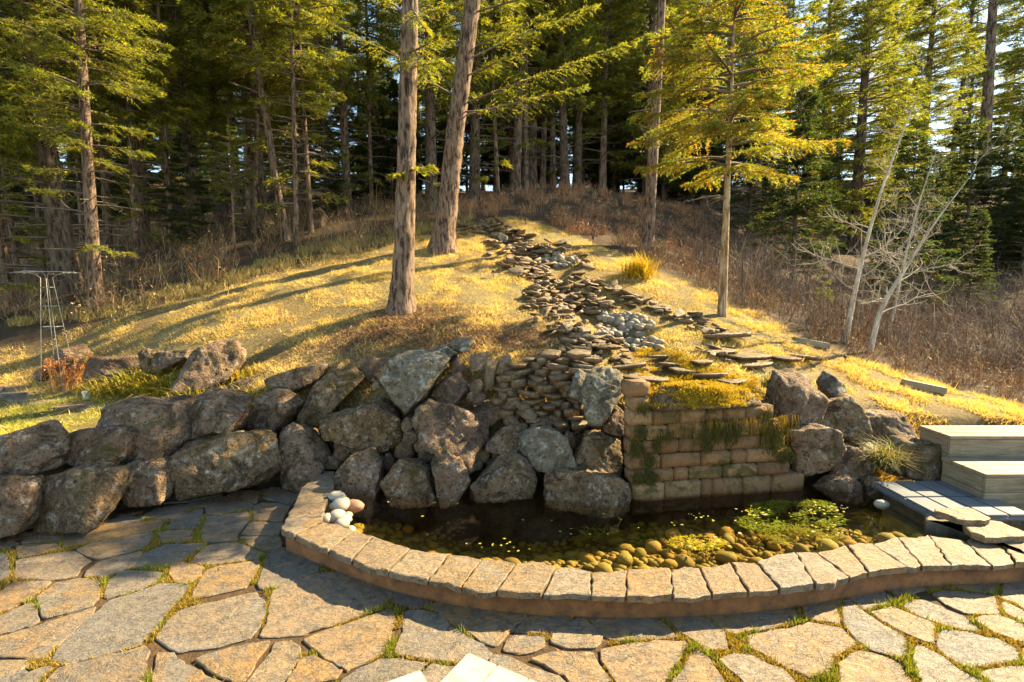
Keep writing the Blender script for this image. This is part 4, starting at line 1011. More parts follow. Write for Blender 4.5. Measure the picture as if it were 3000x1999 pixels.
bev_box('rim', (-.44, -.42, .15), (-.37, .46, .203), M['lid'], lid, .01)
def wood_box(name, loc, sx, sy, sz, rz, label, rows, over=.012):
    e = empty(name, loc, label, 'wooden box', rz=rz)
    h = (sz - .04) / rows
    for i in range(rows):
        z0, z1 = i * h, (i + 1) * h - .004
        bev_box('front_board', (0, 0, z0), (sx, .035, z1), M['wood'], e, .004)
        b = bev_box('side_board', (0, -.0, z0), (sy - .04, .034, z1), M['wood'], e, .004); b.rotation_euler = (0, 0, R(90)); b.location = (.018, .038 + (sy - .04) / 2, (z0 + z1) / 2)
    n = max(2, int(round(sy / .14))); w = (sy + 2 * over) / n
    for i in range(n): bev_box('lid_board', (-over, -over + i * w, sz - .038), (sx + over, -over + (i + 1) * w - .004, sz), M['wood'], e, .005)
    return e
wood_box('wooden_box', (5.17, 5.62, 0), 1.9, .58, .55, R(1), 'lower weathered wooden box with bright top beside the grey lid', 3)
wood_box('wooden_box', (5.26, 6.23, 0), 3.2, .48, .80, R(0), 'upper long wooden box behind the lower one at the right edge', 4)
tag(obj('gravel', mesh_np('gravel', [(4.45, 3.9, -.02), (12, 3.9, -.02), (12, 7.0, -.02), (4.45, 7.0, -.02)], [(0, 1, 2, 3)]), M['gravel']), kind='structure')
mb = MB(); 
for q in range(900):
    x, y, r = rng.uniform(4.9, 6.6), rng.uniform(4.55, 5.6), rng.uniform(.008, .018)
    v = ICO[2][0][:12] if False else np.array([(1,0,0),(-1,0,0),(0,1,0),(0,-1,0),(0,0,.7),(0,0,-.7)]) * r + np.array([x, y, -.012])
    mb.add(v, [(0,2,4),(2,1,4),(1,3,4),(3,0,4),(2,0,5),(1,2,5),(3,1,5),(0,3,5)], np.array([.22,.2,.18]) * rng.uniform(.5, 1.5))
tag(mb.build('loose_gravel', M['twig']), 'loose grey gravel beside the wooden boxes', 'gravel', kind='stuff')
p = atZ(2999, 1511, .05)
mb = MB(); mb.tube([(0, 0, -.06), (0, 0, .0), (0, 0, .06), (0, 0, .09)], [.05, .06, .055, .02], 14, None, True)
tag(mb.build('teal_ball_float', M['teal'], None, (p.x, p.y, .05), True), 'turquoise plastic float on the gravel at the right edge', 'float')

# white bleached bench corner at the bottom
bc = atZ(1372, 1910, .45); e1 = np.array(atZ(1464, 1949, .45) - bc); e2 = np.array(atZ(1291, 1998, .45) - bc)
ang = math.atan2(e1[1], e1[0])
bench = empty('bench', (bc.x, bc.y, 0), 'sun-bleached white wooden bench top at the bottom edge', 'bench', rz=ang)
for i in range(3): bev_box('seat_board', (.002 + i * .205, -1.25, .41), (.20 + i * .205, 0, .45), M['white_paint'], bench, .006)
for x in (.06, .5):
    for y in (-.12, -1.1): bev_box('leg', (x, y - .03, -.03), (x + .06, y + .03, .408), M['white_paint'], bench, .005)
bev_box('rail', (.02, -1.18, .33), (.055, -.05, .409), M['white_paint'], bench, .005)
p = atZ(1075, 2016, .45)
st = empty('stool', (p.x, p.y, 0), 'white wooden stool corner just showing at the bottom edge left of the bench', 'stool', rz=.5)
bev_box('seat', (-.06, -.36, .415), (.30, 0.0, .45), M['white_paint'], st, .008)
for x, y in ((-.03, -.05), (.24, -.05), (-.03, -.33), (.24, -.33)): bev_box('leg', (x, y, -.03), (x + .04, y + .03, .414), M['white_paint'], st, .004)

# ------------------------------------------------------------------ small garden things
tl = ground(150, 1125, 7.5); TZ0 = tl.z; TY = 8.75
tb = atY(165, 1130, TY)
tr_ = empty('garden_trellis', (tb.x, TY, h1(tb.x, TY)), 'tall metal obelisk trellis with flared top behind the rust red plant', 'trellis')
ztop = atY(160, 792, TY).z - tr_.location.z; s_ = TY / FPX
legs_px = [(151, 1140, 155, 800), (178, 1050, 162, 800), (205, 1050, 168, 800), (228, 1060, 173, 800)]
off = [(-1, -1), (-1, 1), (1, -1), (1, 1)]
zn = atY(160, 815, TY).z - tr_.location.z
for (a, b) in off:
    g0 = np.array([a * .19 + .06, b * .16, -.1]); g1 = np.array([a * .055, b * .05, zn]); pts_ = [g0, g0 * .5 + g1 * .5 + np.array([-.02 * 0, 0, 0]), g1]
    d_ = np.array([a, b]) / 1.414
    for q in (.03, .07, .12, .17): pts_.append(np.array([a * .055 + a * q * 1.0, b * .05 + b * q * .8, zn + .09 * (1 - math.exp(-q * 22))]))
    m_ = MB(); m_.tube(pts_, .004, 6); m_.build('upright', M['iron'], tr_)
for py in (842, 897, 957):
    z = atY(160, py, TY).z - tr_.location.z; f_ = (z + .1) / (zn + .1); cs = [np.array([(a * .19 + .06) * (1 - f_) + a * .055 * f_, (b * .16) * (1 - f_) + b * .05 * f_, z]) for a, b in ((-1,-1),(1,-1),(1,1),(-1,1),(-1,-1))]
    m_ = MB(); m_.tube(cs, .004, 6); m_.build('ring', M['iron'], tr_)
zt = ztop + .0
for k in (-.12, .0, .12):
    m_ = MB(); m_.tube([(-.48, k, zn + .075), (-.36, k, zn + .10 + .02 * (k == 0)), (0, k, zn + .105), (.36, k, zn + .10), (.48, k, zn + .075)], .006, 6); m_.build('top_bar', M['iron'], tr_)
for k in (-.40, .40):
    m_ = MB(); m_.tube([(k, -.16, zn + .085), (k, .16, zn + .085)], .005, 6); m_.build('cross_bar', M['iron'], tr_)

def tuft(name, loc, n, L_, lean, cols, label, cat, width=.006, droop=.5, spread=.08, group=None, seed=0):
    rg = np.random.default_rng(seed); mb = MB(); vs_, fs, cs = [], [], []
    for i in range(n):
        a = rg.uniform(0, 6.28); ln = abs(rg.normal(lean, .25)); l = L_ * rg.uniform(.5, 1.15); b0 = rg.normal(size=2) * spread
        d = np.array([math.cos(a) * math.sin(ln), math.sin(a) * math.sin(ln), math.cos(ln)]); s = np.array([-math.sin(a), math.cos(a), 0]) * width
        p0 = np.array([b0[0], b0[1], -.02]); p1 = p0 + d * l * .55; d2 = d + np.array([math.cos(a), math.sin(a), 0]) * droop * .6 - np.array([0, 0, droop * rg.uniform(.4, 1.1)]); p2 = p1 + d2 / np.linalg.norm(d2) * l * .5
        c_ = np.array(cols[rg.integers(len(cols))]) * rg.uniform(.7, 1.25)
        mb.add([p0 - s, p0 + s, p1 + s * .8, p1 - s * .8, p2], [(0, 1, 2), (0, 2, 3), (3, 2, 4)], c_)
    o = empty(name, loc, label, cat, group); tag(mb.build('blades', M['grass'], o), kind='stuff'); return o
p = ground(1872, 815); tuft('ornamental_grass', p, 900, .62, .45, [(.50, .33, .03), (.55, .38, .04), (.40, .24, .03), (.35, .30, .05)], 'glowing golden clump of ornamental grass beside the stream', 'grass clump', .007, .55, .14, seed=1)
p = atY(*C3(1600, 880), 6.5); tuft('sedge_tuft', (p.x, 6.5, p.z + .12), 700, .5, .75, [(.16, .19, .06), (.26, .24, .10), (.30, .22, .08)], 'drooping green sedge tuft beside the grey lid', 'grass clump', .004, .9, .07, seed=2)
p = atY(*C3(985, 380), 7.4); tuft('sedge_tuft', (p.x, 7.3, h1(p.x, 7.3) + .12), 260, .34, .6, [(.22, .24, .07), (.35, .27, .08)], 'small straw green sedge tuft right of the waterfall moss', 'grass clump', .004, .9, .05, seed=3)
DL = [(330,1150,.45,'leftmost daylily clump beside the rust red plant'),(400,1145,.5,'daylily clump with long yellow leaves behind the white pot'),(470,1150,.5,'broad daylily clump in the middle of the flower bed'),(540,1160,.42,'bright daylily clump left of the big lichen rock'),(600,1165,.35,'low daylily clump in front of the big lichen rock'),(735,1190,.4,'daylily clump against the bank right of the flower bed'),(700,1110,.35,'grass tuft right of the biggest flower bed rock'),(425,1120,.45,'rear daylily clump in front of the long low rock')]
for i, (px, py, L_, lab) in enumerate(DL):
    p = ground(px, py, 7.0); tuft('daylily', p, 240, L_, .8, [(.30, .27, .03), (.22, .25, .03), (.42, .30, .06), (.34, .22, .05)], lab, 'plant', .008, .8, .16, 'plants of the flower bed', 10 + i)
# dry red plant
p = ground(195, 1140, 7.5); sedum = empty('sedum_plant', p, 'rust red dried plant with flat seed heads below the trellis', 'plant')
st_m, hd_m = MB(), MB()
rg = np.random.default_rng(4)
for i in range(48):
    a = rg.uniform(0, 6.28); r_ = .36 * math.sqrt(rg.random()); L_ = rg.uniform(.2, .55)
    b0 = np.array([math.cos(a) * r_ * .8, math.sin(a) * r_ * .65, -.03]); b1 = np.array([math.cos(a) * r_, math.sin(a) * r_ * .8, L_])
    st_m.tube([b0, (b0 + b1) / 2 + rg.normal(size=3) * .02, b1], .005, 4, np.array([.50, .26, .10]) * rg.uniform(.7, 1.3))
    for _ in range(9):
        q = b0 + (b1 - b0) * rg.uniform(.2, .95); d = rg.normal(size=3) * .03; hd_m.add([q, q + d, q + d * .5 + rg.normal(size=3) * .022], [(0, 1, 2)], np.array([.55, .28, .11]) * rg.uniform(.6, 1.2))
    for _ in range(26):
        d = rg.normal(size=3) * np.array([.038, .038, .016]); q = b1 + d; hd_m.add([q, q + rg.normal(size=3) * .02, q + rg.normal(size=3) * .02], [(0, 1, 2)], np.array([.46, .20, .08]) * rg.uniform(.6, 1.3))
st_m.build('stems', M['twig'], sedum)['kind'] = 'stuff'; hd_m.build('seed_heads', M['grass'], sedum)['kind'] = 'stuff'
# white pot, standing stems, stake lights
p = ground(255, 1172, 7.0)
pot = empty('flower_pot', p, 'tiny white pot at the edge of the flower bed', 'pot')
m_ = MB(); m_.tube([(0, 0, -.02), (0, 0, .085)], [.042, .052], 16); pb_ = m_.build('pot_body', M['pot'], pot, smooth=True)
m_ = MB(); m_.tube([(0, 0, .086), (0, 0, .12)], [.06, .062], 16, None, True); m_.build('pot_rim', M['pot'], pb_, smooth=True)
for px, py, hh, lab in [(1737, 722, .28, 'short dark stake light on the grass beside the upper stream'), (1445, 815, .16, 'small dark stake light on the lawn left of the stream'), (2475, 1068, .14, 'low dark stake light on the straw slope at right'), (1540, 660, .2, 'tiny dark stake light near the top of the path')]:
    p = ground(px, py); e = empty('stake_light', p, lab, 'light')
    m_ = MB(); m_.tube([(0, 0, -.05), (0, 0, hh * .7)], .008, 6); m_.build('stake', M['black'], e)
    m_ = MB(); m_.tube([(0, 0, hh * .7), (0, 0, hh * .95), (0, 0, hh)], [.025, .035, .005], 10, None, True); m_.build('head', M['black'], e)
for px, py, w, d, rz, lab in [(2375, 1012, .62, .2, -.25, 'short weathered timber lying in the straw near the bare aspens'), (2705, 1140, .6, .16, -.35, 'cut timber half hidden in straw above the wooden boxes')]:
    p = ground(px, py); e = bev_box('timber', (-w / 2, -d / 2, -.02), (w / 2, d / 2, .09), M['wood'], None, .012); e.location = (p.x, p.y, p.z + .04); e.rotation_euler = (0, .18, rz); tag(e, lab, 'timber')
# flagstone path on the left lawn
path = tag(empty('garden_path', tuple(ground(150, 1175, 7.0))), kind='structure')
for i, (px, py, w, d) in enumerate([(25,1155,.9,.5),(80,1172,.7,.4),(150,1183,.75,.42),(220,1192,.7,.4),(290,1197,.6,.35),(-40,1140,.9,.5),(55,1135,.6,.35)]):
    p = ground(px, py, 6.9); k = 8; th = np.arange(k) * 2 * math.pi / k + rng.uniform(-.2, .2, k)
    pl = np.c_[np.cos(th) * w / 2 * rng.uniform(.85, 1.1, k), np.sin(th) * d / 2 * rng.uniform(.85, 1.1, k)]
    obj('path_stone', slab_mesh('path_stone', resample(ccw(pl), .08, .008, rng), -.06, .025, .01, (0.01, .05)), M['flag'], path, (p.x - path.location.x, p.y - path.location.y, p.z - path.location.z))

# ------------------------------------------------------------------ grass
rng = np.random.default_rng(99)
N = 900000
gxr = rng.uniform(-11.5, 9.5, N); gyr = 6.2 + 11.5 * rng.random(N) ** 1.25
pxr = 1500 + FPX * gxr / (gyr * CP)
k = (pxr > -250) & (pxr < 3250) & (gyr > lineY(gxr) + np.where(gxr > 4.6, .25, .75)); gxr, gyr = gxr[k], gyr[k]
lmk = lawn_mask(gxr, gyr); mk = mulch_mask(gxr, gyr); sdk = stream_d(gxr, gyr)
k = (rng.random(len(gxr)) < lmk * (1 - .85 * mk) * np.clip((sdk - .25) / .4, 0, 1)); gxr, gyr, mk = gxr[k], gyr[k], mk[k]
cl = fbm(np.c_[gxr * 3.2, gyr * 3.2, gxr * 0], 41, 3); k = cl > -.42 + rng.random(len(cl)) * .35; gxr, gyr, cl, mk = gxr[k], gyr[k], cl[k], mk[k]
gzr = hz(gxr, gyr) - .005
green = np.clip((-gxr - 4.2) / 2.5, 0, 1) * np.clip((9.4 - gyr) / 1.6, 0, 1) + .25 * np.clip(fbm(np.c_[gxr * .9, gyr * .9, gxr * 0], 47, 3), 0, 1)
green = np.clip(green + rng.normal(size=len(green)) * .22, 0, 1)[:, None]
cg = np.array([.74, .54, .22]) * (1 - green) + np.array([.40, .39, .06]) * green
cg = cg * rng.uniform(.55, 1.3, (len(cg), 1)); cg[rng.random(len(cg)) < .15] = (.70, .54, .28)
right = (gxr > 4.4)
L_ = rng.uniform(.02, .075, len(gxr)) * (.75 + 1.3 * np.clip(cl, 0, 1)) * np.where(right, 1.7, 1.0); L_[rng.random(len(L_)) < .02] *= 2.2
cg[right] = cg[right] * .3 + np.array([.75, .52, .18]) * .7 * rng.uniform(.5, 1.25, (right.sum(), 1))
v, f, c = tri_blades(np.c_[gxr, gyr, gzr], L_, .0055, .95, cg, rng)
tag(obj('lawn_grass', mesh_np('lawn_grass', v, f, c), M['grass']), 'short straw coloured and green grass covering the mound', 'grass', kind='stuff')
print('grass', len(gxr))
# litter of needles and twigs on the mulch
N = 26000; a = rng.integers(0, len(MULCH_C), N); lx = np.array([MULCH_C[i][0] for i in a]) + rng.normal(size=N) * .75; ly = np.array([MULCH_C[i][1] for i in a]) + rng.normal(size=N) * .5
k = ly > lineY(lx) + .8; lx, ly = lx[k], ly[k]; lz = hz(lx, ly) + .005
cl_ = np.array([[.34, .18, .08], [.18, .09, .045], [.50, .33, .16], [.24, .115, .055]])[rng.integers(0, 4, len(lx))] * rng.uniform(.6, 1.2, (len(lx), 1))
v, f, c = tri_blades(np.c_[lx, ly, lz], rng.uniform(.03, .12, len(lx)), .006, 1.3, cl_, rng)
N = 5000; tx = rng.uniform(-9, 6, N); ty = rng.uniform(7.2, 16, N); k = (lawn_mask(tx, ty) > .5) & (stream_d(tx, ty) > .4) & (ty > lineY(tx) + .9) & (fbm(np.c_[tx * 1.1, ty * 1.1, tx * 0], 71, 3) > -.1); tx, ty = tx[k], ty[k]
v2, f2, c2 = tri_blades(np.c_[tx, ty, hz(tx, ty) + .03], rng.uniform(.06, .26, len(tx)), .006, 1.25, np.array([[.16, .09, .05], [.30, .19, .10], [.52, .38, .20]])[rng.integers(0, 3, len(tx))], rng)
f = np.vstack([f, f2 + len(v)]); v = np.vstack([v, v2]); c = np.vstack([c, c2])
tag(obj('needle_litter', mesh_np('needle_litter', v, f, c), M['twig']), 'brown needle litter and dead stalks around the front trunk', 'litter', kind='stuff')

# pine litter and dead leaves swept against the stones of the patio
lx = np.r_[rng.uniform(-6, -2.4, 9000), rng.uniform(-5.5, 5, 1600)]
ly = np.r_[lineY(lx[:9000]) - np.abs(rng.normal(size=9000)) * .16 + .08, rng.uniform(2.0, 4.6, 1600)]
q = np.c_[lx, ly]; k = ~inside_any(q, [wall_poly, pond_poly, np.array([(4.2, 4.4), (7, 4.4), (7, 7), (4.2, 7)])]) & (q[:, 1] < lineY(q[:, 0]) + .1) & ((fbm(np.c_[q * 2.5, lx * 0], 61, 2) > -.2) | (np.arange(len(q)) >= 9000)); q = q[k]
cl_ = np.array([[.26, .12, .05], [.16, .075, .035], [.38, .22, .09]])[rng.integers(0, 3, len(q))] * rng.uniform(.6, 1.2, (len(q), 1))
v, f, c = tri_blades(np.c_[q, np.full(len(q), .005)], rng.uniform(.02, .06, len(q)), .003, 1.42, cl_, rng)
tag(obj('patio_litter', mesh_np('patio_litter', v, f, c), M['twig']), 'brown pine needles and bits scattered over the patio by the boulders', 'litter', kind='stuff')

# ------------------------------------------------------------------ dry brush
def brush(name, spots, label, cols, stems=26, hgt=.8, sd=1, leafy=0.0):
    rg = np.random.default_rng(sd); vs_, fs, cs, n0 = [], [], [], 0
    for (x, y, s) in spots:
        z = h1(x, y) - .03
        k = stems; a = rg.uniform(0, 6.28, k); ln = np.abs(rg.normal(.35, .35, k)); L_ = hgt * s * rg.uniform(.35, 1.15, k)
        d = np.c_[np.cos(a) * np.sin(ln), np.sin(a) * np.sin(ln), np.cos(ln)]
        p0 = np.c_[x + rg.normal(size=k) * .16 * s, y + rg.normal(size=k) * .16 * s, np.full(k, z)]
        bnd = rg.normal(size=(k, 3)) * .16 * L_[:, None]; p1 = p0 + d * L_[:, None] * .5 + bnd; p2 = p0 + d * L_[:, None] + bnd * .3 - np.c_[np.zeros(k), np.zeros(k), .12 * L_]
        sid = rg.normal(size=(k, 3)) * np.array([1, .4, .3]); sid /= np.linalg.norm(sid, axis=1)[:, None]; w = .006 * rg.uniform(.6, 1.4, (k, 1))
        V = np.stack([p0 - sid * w, p0 + sid * w, p1 + sid * w * .7, p1 - sid * w * .7, p2], 1).reshape(-1, 3)
        b = np.arange(k)[:, None] * 5; F_ = np.concatenate([b + np.array([[0, 1, 2]]), b + np.array([[0, 2, 3]]), b + np.array([[3, 2, 4]])])
        col = np.array(cols)[rg.integers(0, len(cols), k)] * rg.uniform(.6, 1.3, (k, 1))
        vs_.append(V); fs.append(F_ + n0); cs.append(np.repeat(col, 5, 0)); n0 += len(V)
        # side twigs
        k2 = k * 3; pi = rg.integers(0, k, k2); t_ = rg.uniform(.3, 1, k2)[:, None]; q0 = p0[pi] * (1 - t_) ** 2 + 2 * t_ * (1 - t_) * p1[pi] + t_ ** 2 * p2[pi]
        q1 = q0 + rg.normal(size=(k2, 3)) * np.array([1, 1, .7]) * L_[pi][:, None] * .2 + np.array([0, 0, .05]); sd_ = sid[pi] * .0035
        V = np.stack([q0 - sd_, q0 + sd_, q1], 1).reshape(-1, 3); F_ = np.arange(3 * k2).reshape(-1, 3)
        vs_.append(V); fs.append(F_ + n0); cs.append(np.repeat(col[pi], 3, 0)); n0 += len(V)
        if leafy:
            k3 = int(k2 * leafy); pi = rg.integers(0, k2, k3); q = q1[pi] + rg.normal(size=(k3, 3)) * .03; dl = rg.normal(size=(k3, 3)) * .022; dl2 = rg.normal(size=(k3, 3)) * .022
            V = np.stack([q, q + dl, q + dl2], 1).reshape(-1, 3); vs_.append(V); fs.append(np.arange(3 * k3).reshape(-1, 3) + n0); n0 += len(V); cs.append(np.repeat(np.array(cols)[rg.integers(0, len(cols), k3)] * 1.2, 3, 0))
    o = obj(name, mesh_np(name, np.concatenate(vs_), np.concatenate(fs), np.concatenate(cs)), M['twig'])
    return tag(o, label, 'brush', kind='stuff')
def spots_px(n, x0, x1, Y0, Y1, s=(.7, 1.2), cond=None):
    out = []
    while len(out) < n:
        Y = rng.uniform(Y0, Y1); px = rng.uniform(x0, x1); x = xAt(px, Y, 3)
        if lawn_mask(np.array([x]), np.array([Y]))[0] > .45: continue
        if cond and not cond(px, Y, x): continue
        out.append((x, Y, rng.uniform(*s)))
    return out
brush('hilltop_brush', spots_px(330, 1350, 2300, 15.5, 24, (.5, .9), lambda px, Y, x: x < 8), 'low reddish brown brush covering the back of the mound', [(.32, .15, .07), (.40, .21, .10), (.24, .11, .055), (.46, .29, .16)], 26, .55, 1, .45)
brush('gully_brush', spots_px(360, 2050, 3250, 10.5, 22, (.5, 1.8), lambda px, Y, x: x > 4.8), 'tangled grey purple brush filling the gully at right', [(.11, .078, .058), (.19, .135, .095), (.08, .055, .04), (.27, .205, .15), (.25, .145, .075)], 26, 1.05, 2)
brush('gully_edge_brush', spots_px(430, 1800, 3250, 8, 16, (.5, .9), lambda px, Y, x: 2.6 < x < 12), 'sparse orange brown stalks along the edge of the straw slope', [(.30, .15, .07), (.42, .28, .13), (.22, .11, .06)], 16, .6, 3, .25)
brush('forest_floor_brush', spots_px(420, -250, 1400, 11, 26, (.5, 1.2)), 'tan and brown dead undergrowth below the trees at left', [(.22, .12, .06), (.30, .18, .09), (.14, .08, .045), (.34, .25, .12)], 24, .85, 4, .25)
brush('meadow_edge_grass', spots_px(200, -150, 1400, 11, 17.5, (.4, .7), lambda px, Y, x: lawn_mask(np.array([x]), np.array([Y - 1.1]))[0] > .3), 'pale dry grass along the edge of the woods', [(.42, .30, .12), (.36, .27, .08), (.30, .22, .06)], 40, .32, 5)

# ------------------------------------------------------------------ conifers
GREENS = [(.075, .085, .016), (.11, .11, .018), (.06, .075, .018), (.14, .125, .02)]
def add_branch(wood, leaf, p0, d0, L, rg, droop=.35, up=.25, needle=.07, wn=.012, dens=1.0, greens=GREENS, r0=.02, dead=0.0, twl=.5, segs=6):
    """a bough: curved wooden rib with side sprays of needles"""
    d0 = np.array(d0, float); d0 /= np.linalg.norm(d0)
    tt = np.linspace(0, 1, segs + 1)
    side = np.cross(d0, [0, 0, 1]); side /= np.linalg.norm(side) + 1e-9
    B_ = p0 + d0 * (tt * L)[:, None] + np.array([0, 0, 1]) * ((up * tt - droop * tt ** 2 + .35 * droop * tt ** 4) * L)[:, None] + side * (rg.normal() * .08 * L * tt ** 2)[:, None]
    wood.tube(B_, np.linspace(r0, r0 * .2, segs + 1), 4, np.array([.15, .11, .08]) * rg.uniform(.6, 1.2))
    if dead > rg.random():
        k = int(6 * L) + 3
        for _ in range(k):
            t_ = rg.uniform(.2, 1); q = np.array([np.interp(t_, tt, B_[:, i]) for i in range(3)]); e = q + (side * rg.choice([-1, 1]) * .5 + d0 * .6 + rg.normal(size=3) * .3) * .3 * L * (1.1 - t_)
            wood.tube([q, (q + e) / 2 + rg.normal(size=3) * .02, e], [.006, .005, .003], 3, (.2, .16, .12))
        return
    nt = max(4, int(L * 13 * dens)); ts = rg.uniform(.12, 1, nt) ** .8; s = rg.choice([-1, 1], nt)
    q = np.stack([np.interp(ts, tt, B_[:, i]) for i in range(3)], 1)
    fwd = np.stack([np.interp(ts, tt, np.gradient(B_[:, i])) for i in range(3)], 1); fwd /= np.linalg.norm(fwd, axis=1)[:, None]
    ang = rg.uniform(.5, 1.1, nt)[:, None]
    d = side[None] * s[:, None] * np.sin(ang) + fwd * np.cos(ang) + np.array([0, 0, 1]) * rg.normal(-.10, .16, (nt, 1)); d /= np.linalg.norm(d, axis=1)[:, None]
    l = twl * L * (1.05 - ts) * rg.uniform(.5, 1.1, nt) + .10
    k = max(5, int(9 * dens)); u = np.linspace(.08, 1, k)[None] + rg.uniform(-.04, .04, (nt, k))
    base = (q[:, None] + d[:, None] * (l[:, None] * u)[..., None] - np.array([0, 0, 1]) * ((u ** 2) * l[:, None] * .22)[..., None]).reshape(-1, 3)
    dd_ = np.repeat(d, k, 0); n = len(base)
    rv = rg.normal(size=(n, 3)); rv[:, 2] *= .7; nd = dd_ * .75 + rv * .55; nd /= np.linalg.norm(nd, axis=1)[:, None]
    wv = np.cross(nd, rg.normal(size=(n, 3))); wv /= np.linalg.norm(wv, axis=1)[:, None] + 1e-9
    ln = needle * rg.uniform(.6, 1.3, (n, 1)); wv *= wn * rg.uniform(.7, 1.3, (n, 1))
    V = np.stack([base - wv, base + wv, base + nd * ln], 1).reshape(-1, 3)
    gc = np.array(greens)[rg.integers(0, len(greens), nt)] * rg.uniform(.7, 1.3, (nt, 1)); gc = np.repeat(gc, k, 0)
    brown = rg.random(n) < (.16 * (1 - np.repeat(ts, k))); gc[brown] = (.16, .075, .025)
    leaf.add(V, np.arange(3 * n).reshape(-1, 3), np.repeat(gc, 3, 0))
def trunk_pts(h, lean, bend, rg, n=16):
    t_ = np.linspace(0, 1, n); return np.c_[lean[0] * t_ * h + bend[0] * np.sin(t_ * 2.6), lean[1] * t_ * h + bend[1] * np.sin(t_ * 2.2), t_ * h]
def add_trunk(mb, P, r, flare=1.5, sides=14, seed=0):
    n = len(P); h = P[:, 2] - P[0, 2]; t_ = h / h[-1]
    rad = r * (1 - .93 * t_ ** .9) + r * (flare - 1) * np.exp(-h / (r * 2.2))
    mb.tube(P, rad, sides)
def conifer(name, seed, h, cb, rad, r, mats=('bark', 'needle'), dens=1.0, needle=.07, wn=.012, step=.36, lean=(0, 0), bend=(0, 0), greens=GREENS, dead_from=None, droop=.3, up=.2, zmax=None, flare=1.5, shape=.75, nb=(4, 6), detail=None):
    rg = np.random.default_rng(seed); P = trunk_pts(h, lean, bend, rg, 22); P = np.vstack([P[0] - [0, 0, .35], P[0] + [0, 0, .12], P[0] + [0, 0, .3], P[1:]])
    tb, wb, lb = MB(), MB(), MB(); add_trunk(tb, P, r, flare, 14, seed)
    z = dead_from if dead_from is not None else cb * .45
    zm = zmax or h - .3
    while z < zm:
        f_ = (z - cb) / (h - cb); live = z >= cb
        c = np.array([np.interp(z, P[:, 2], P[:, 0]), np.interp(z, P[:, 2], P[:, 1]), z])
        for b in range(rg.integers(*nb)):
            a = rg.uniform(0, 6.28)
            if live: L = rad * (min(1.0, .55 + 2.5 * f_)) * (1 - max(0, f_)) ** shape * rg.uniform(.65, 1.12) + .12
            else:
                if rg.random() < .45: continue
                L = rad * rg.uniform(.25, .7)
            rise = .1 + .5 * max(f_, 0)
            add_branch(wb, lb, c + rg.normal(size=3) * np.array([0, 0, .08]), (math.cos(a), math.sin(a), rise * .5 - .05), L, rg, droop, up, needle, wn, dens, greens, r0=.012 + .012 * L, dead=0 if live else .8, segs=5)
        z += step * rg.uniform(.75, 1.25)
    e = bpy.data.objects.new(name, None); COL.objects.link(e); e.empty_display_size = .2
    tk = tb.build('trunk', M[mats[0]], e, smooth=True); b_ = wb.build('branches', M['twig'], tk); b_['kind'] = 'stuff'
    c_ = lb.build('crown', M[mats[1]], e); c_['kind'] = 'stuff'
    return e
TS = random.Random(3)
def plant(e, px, Y, label, group=None, s=1.0, rz=None, tilt=(0, 0), py=None, cat='tree'):
    z = 3.0
    for _ in range(4): x = xAt(px, Y, z); z = h1(x, Y)
    e.location = (x, Y, z - .03); e.scale = (s, s, s); e.rotation_euler = (tilt[0], tilt[1], TS.uniform(0, 6.28) if rz is None else rz)
    return tag(e, label, cat, group)
GOLD = [(.175, .19, .034), (.23, .225, .036), (.13, .155, .03), (.30, .25, .042)]
# the golden young fir on the ridge
yf = conifer('young_fir', 21, 6.5, 2.65, 1.95, .095, ('bark_pale', 'needle'), 2.9, .062, .0066, .21, (0.0, 0), (0, 0), [(.18, .195, .036), (.13, .16, .034), (.25, .225, .042), (.30, .18, .04)], 2.3, .42, .18, shape=.5, nb=(4, 6), flare=1.25)
plant(yf, 2115, 10.3, 'golden lit young fir with pale bare lower trunk on the right ridge', rz=0)
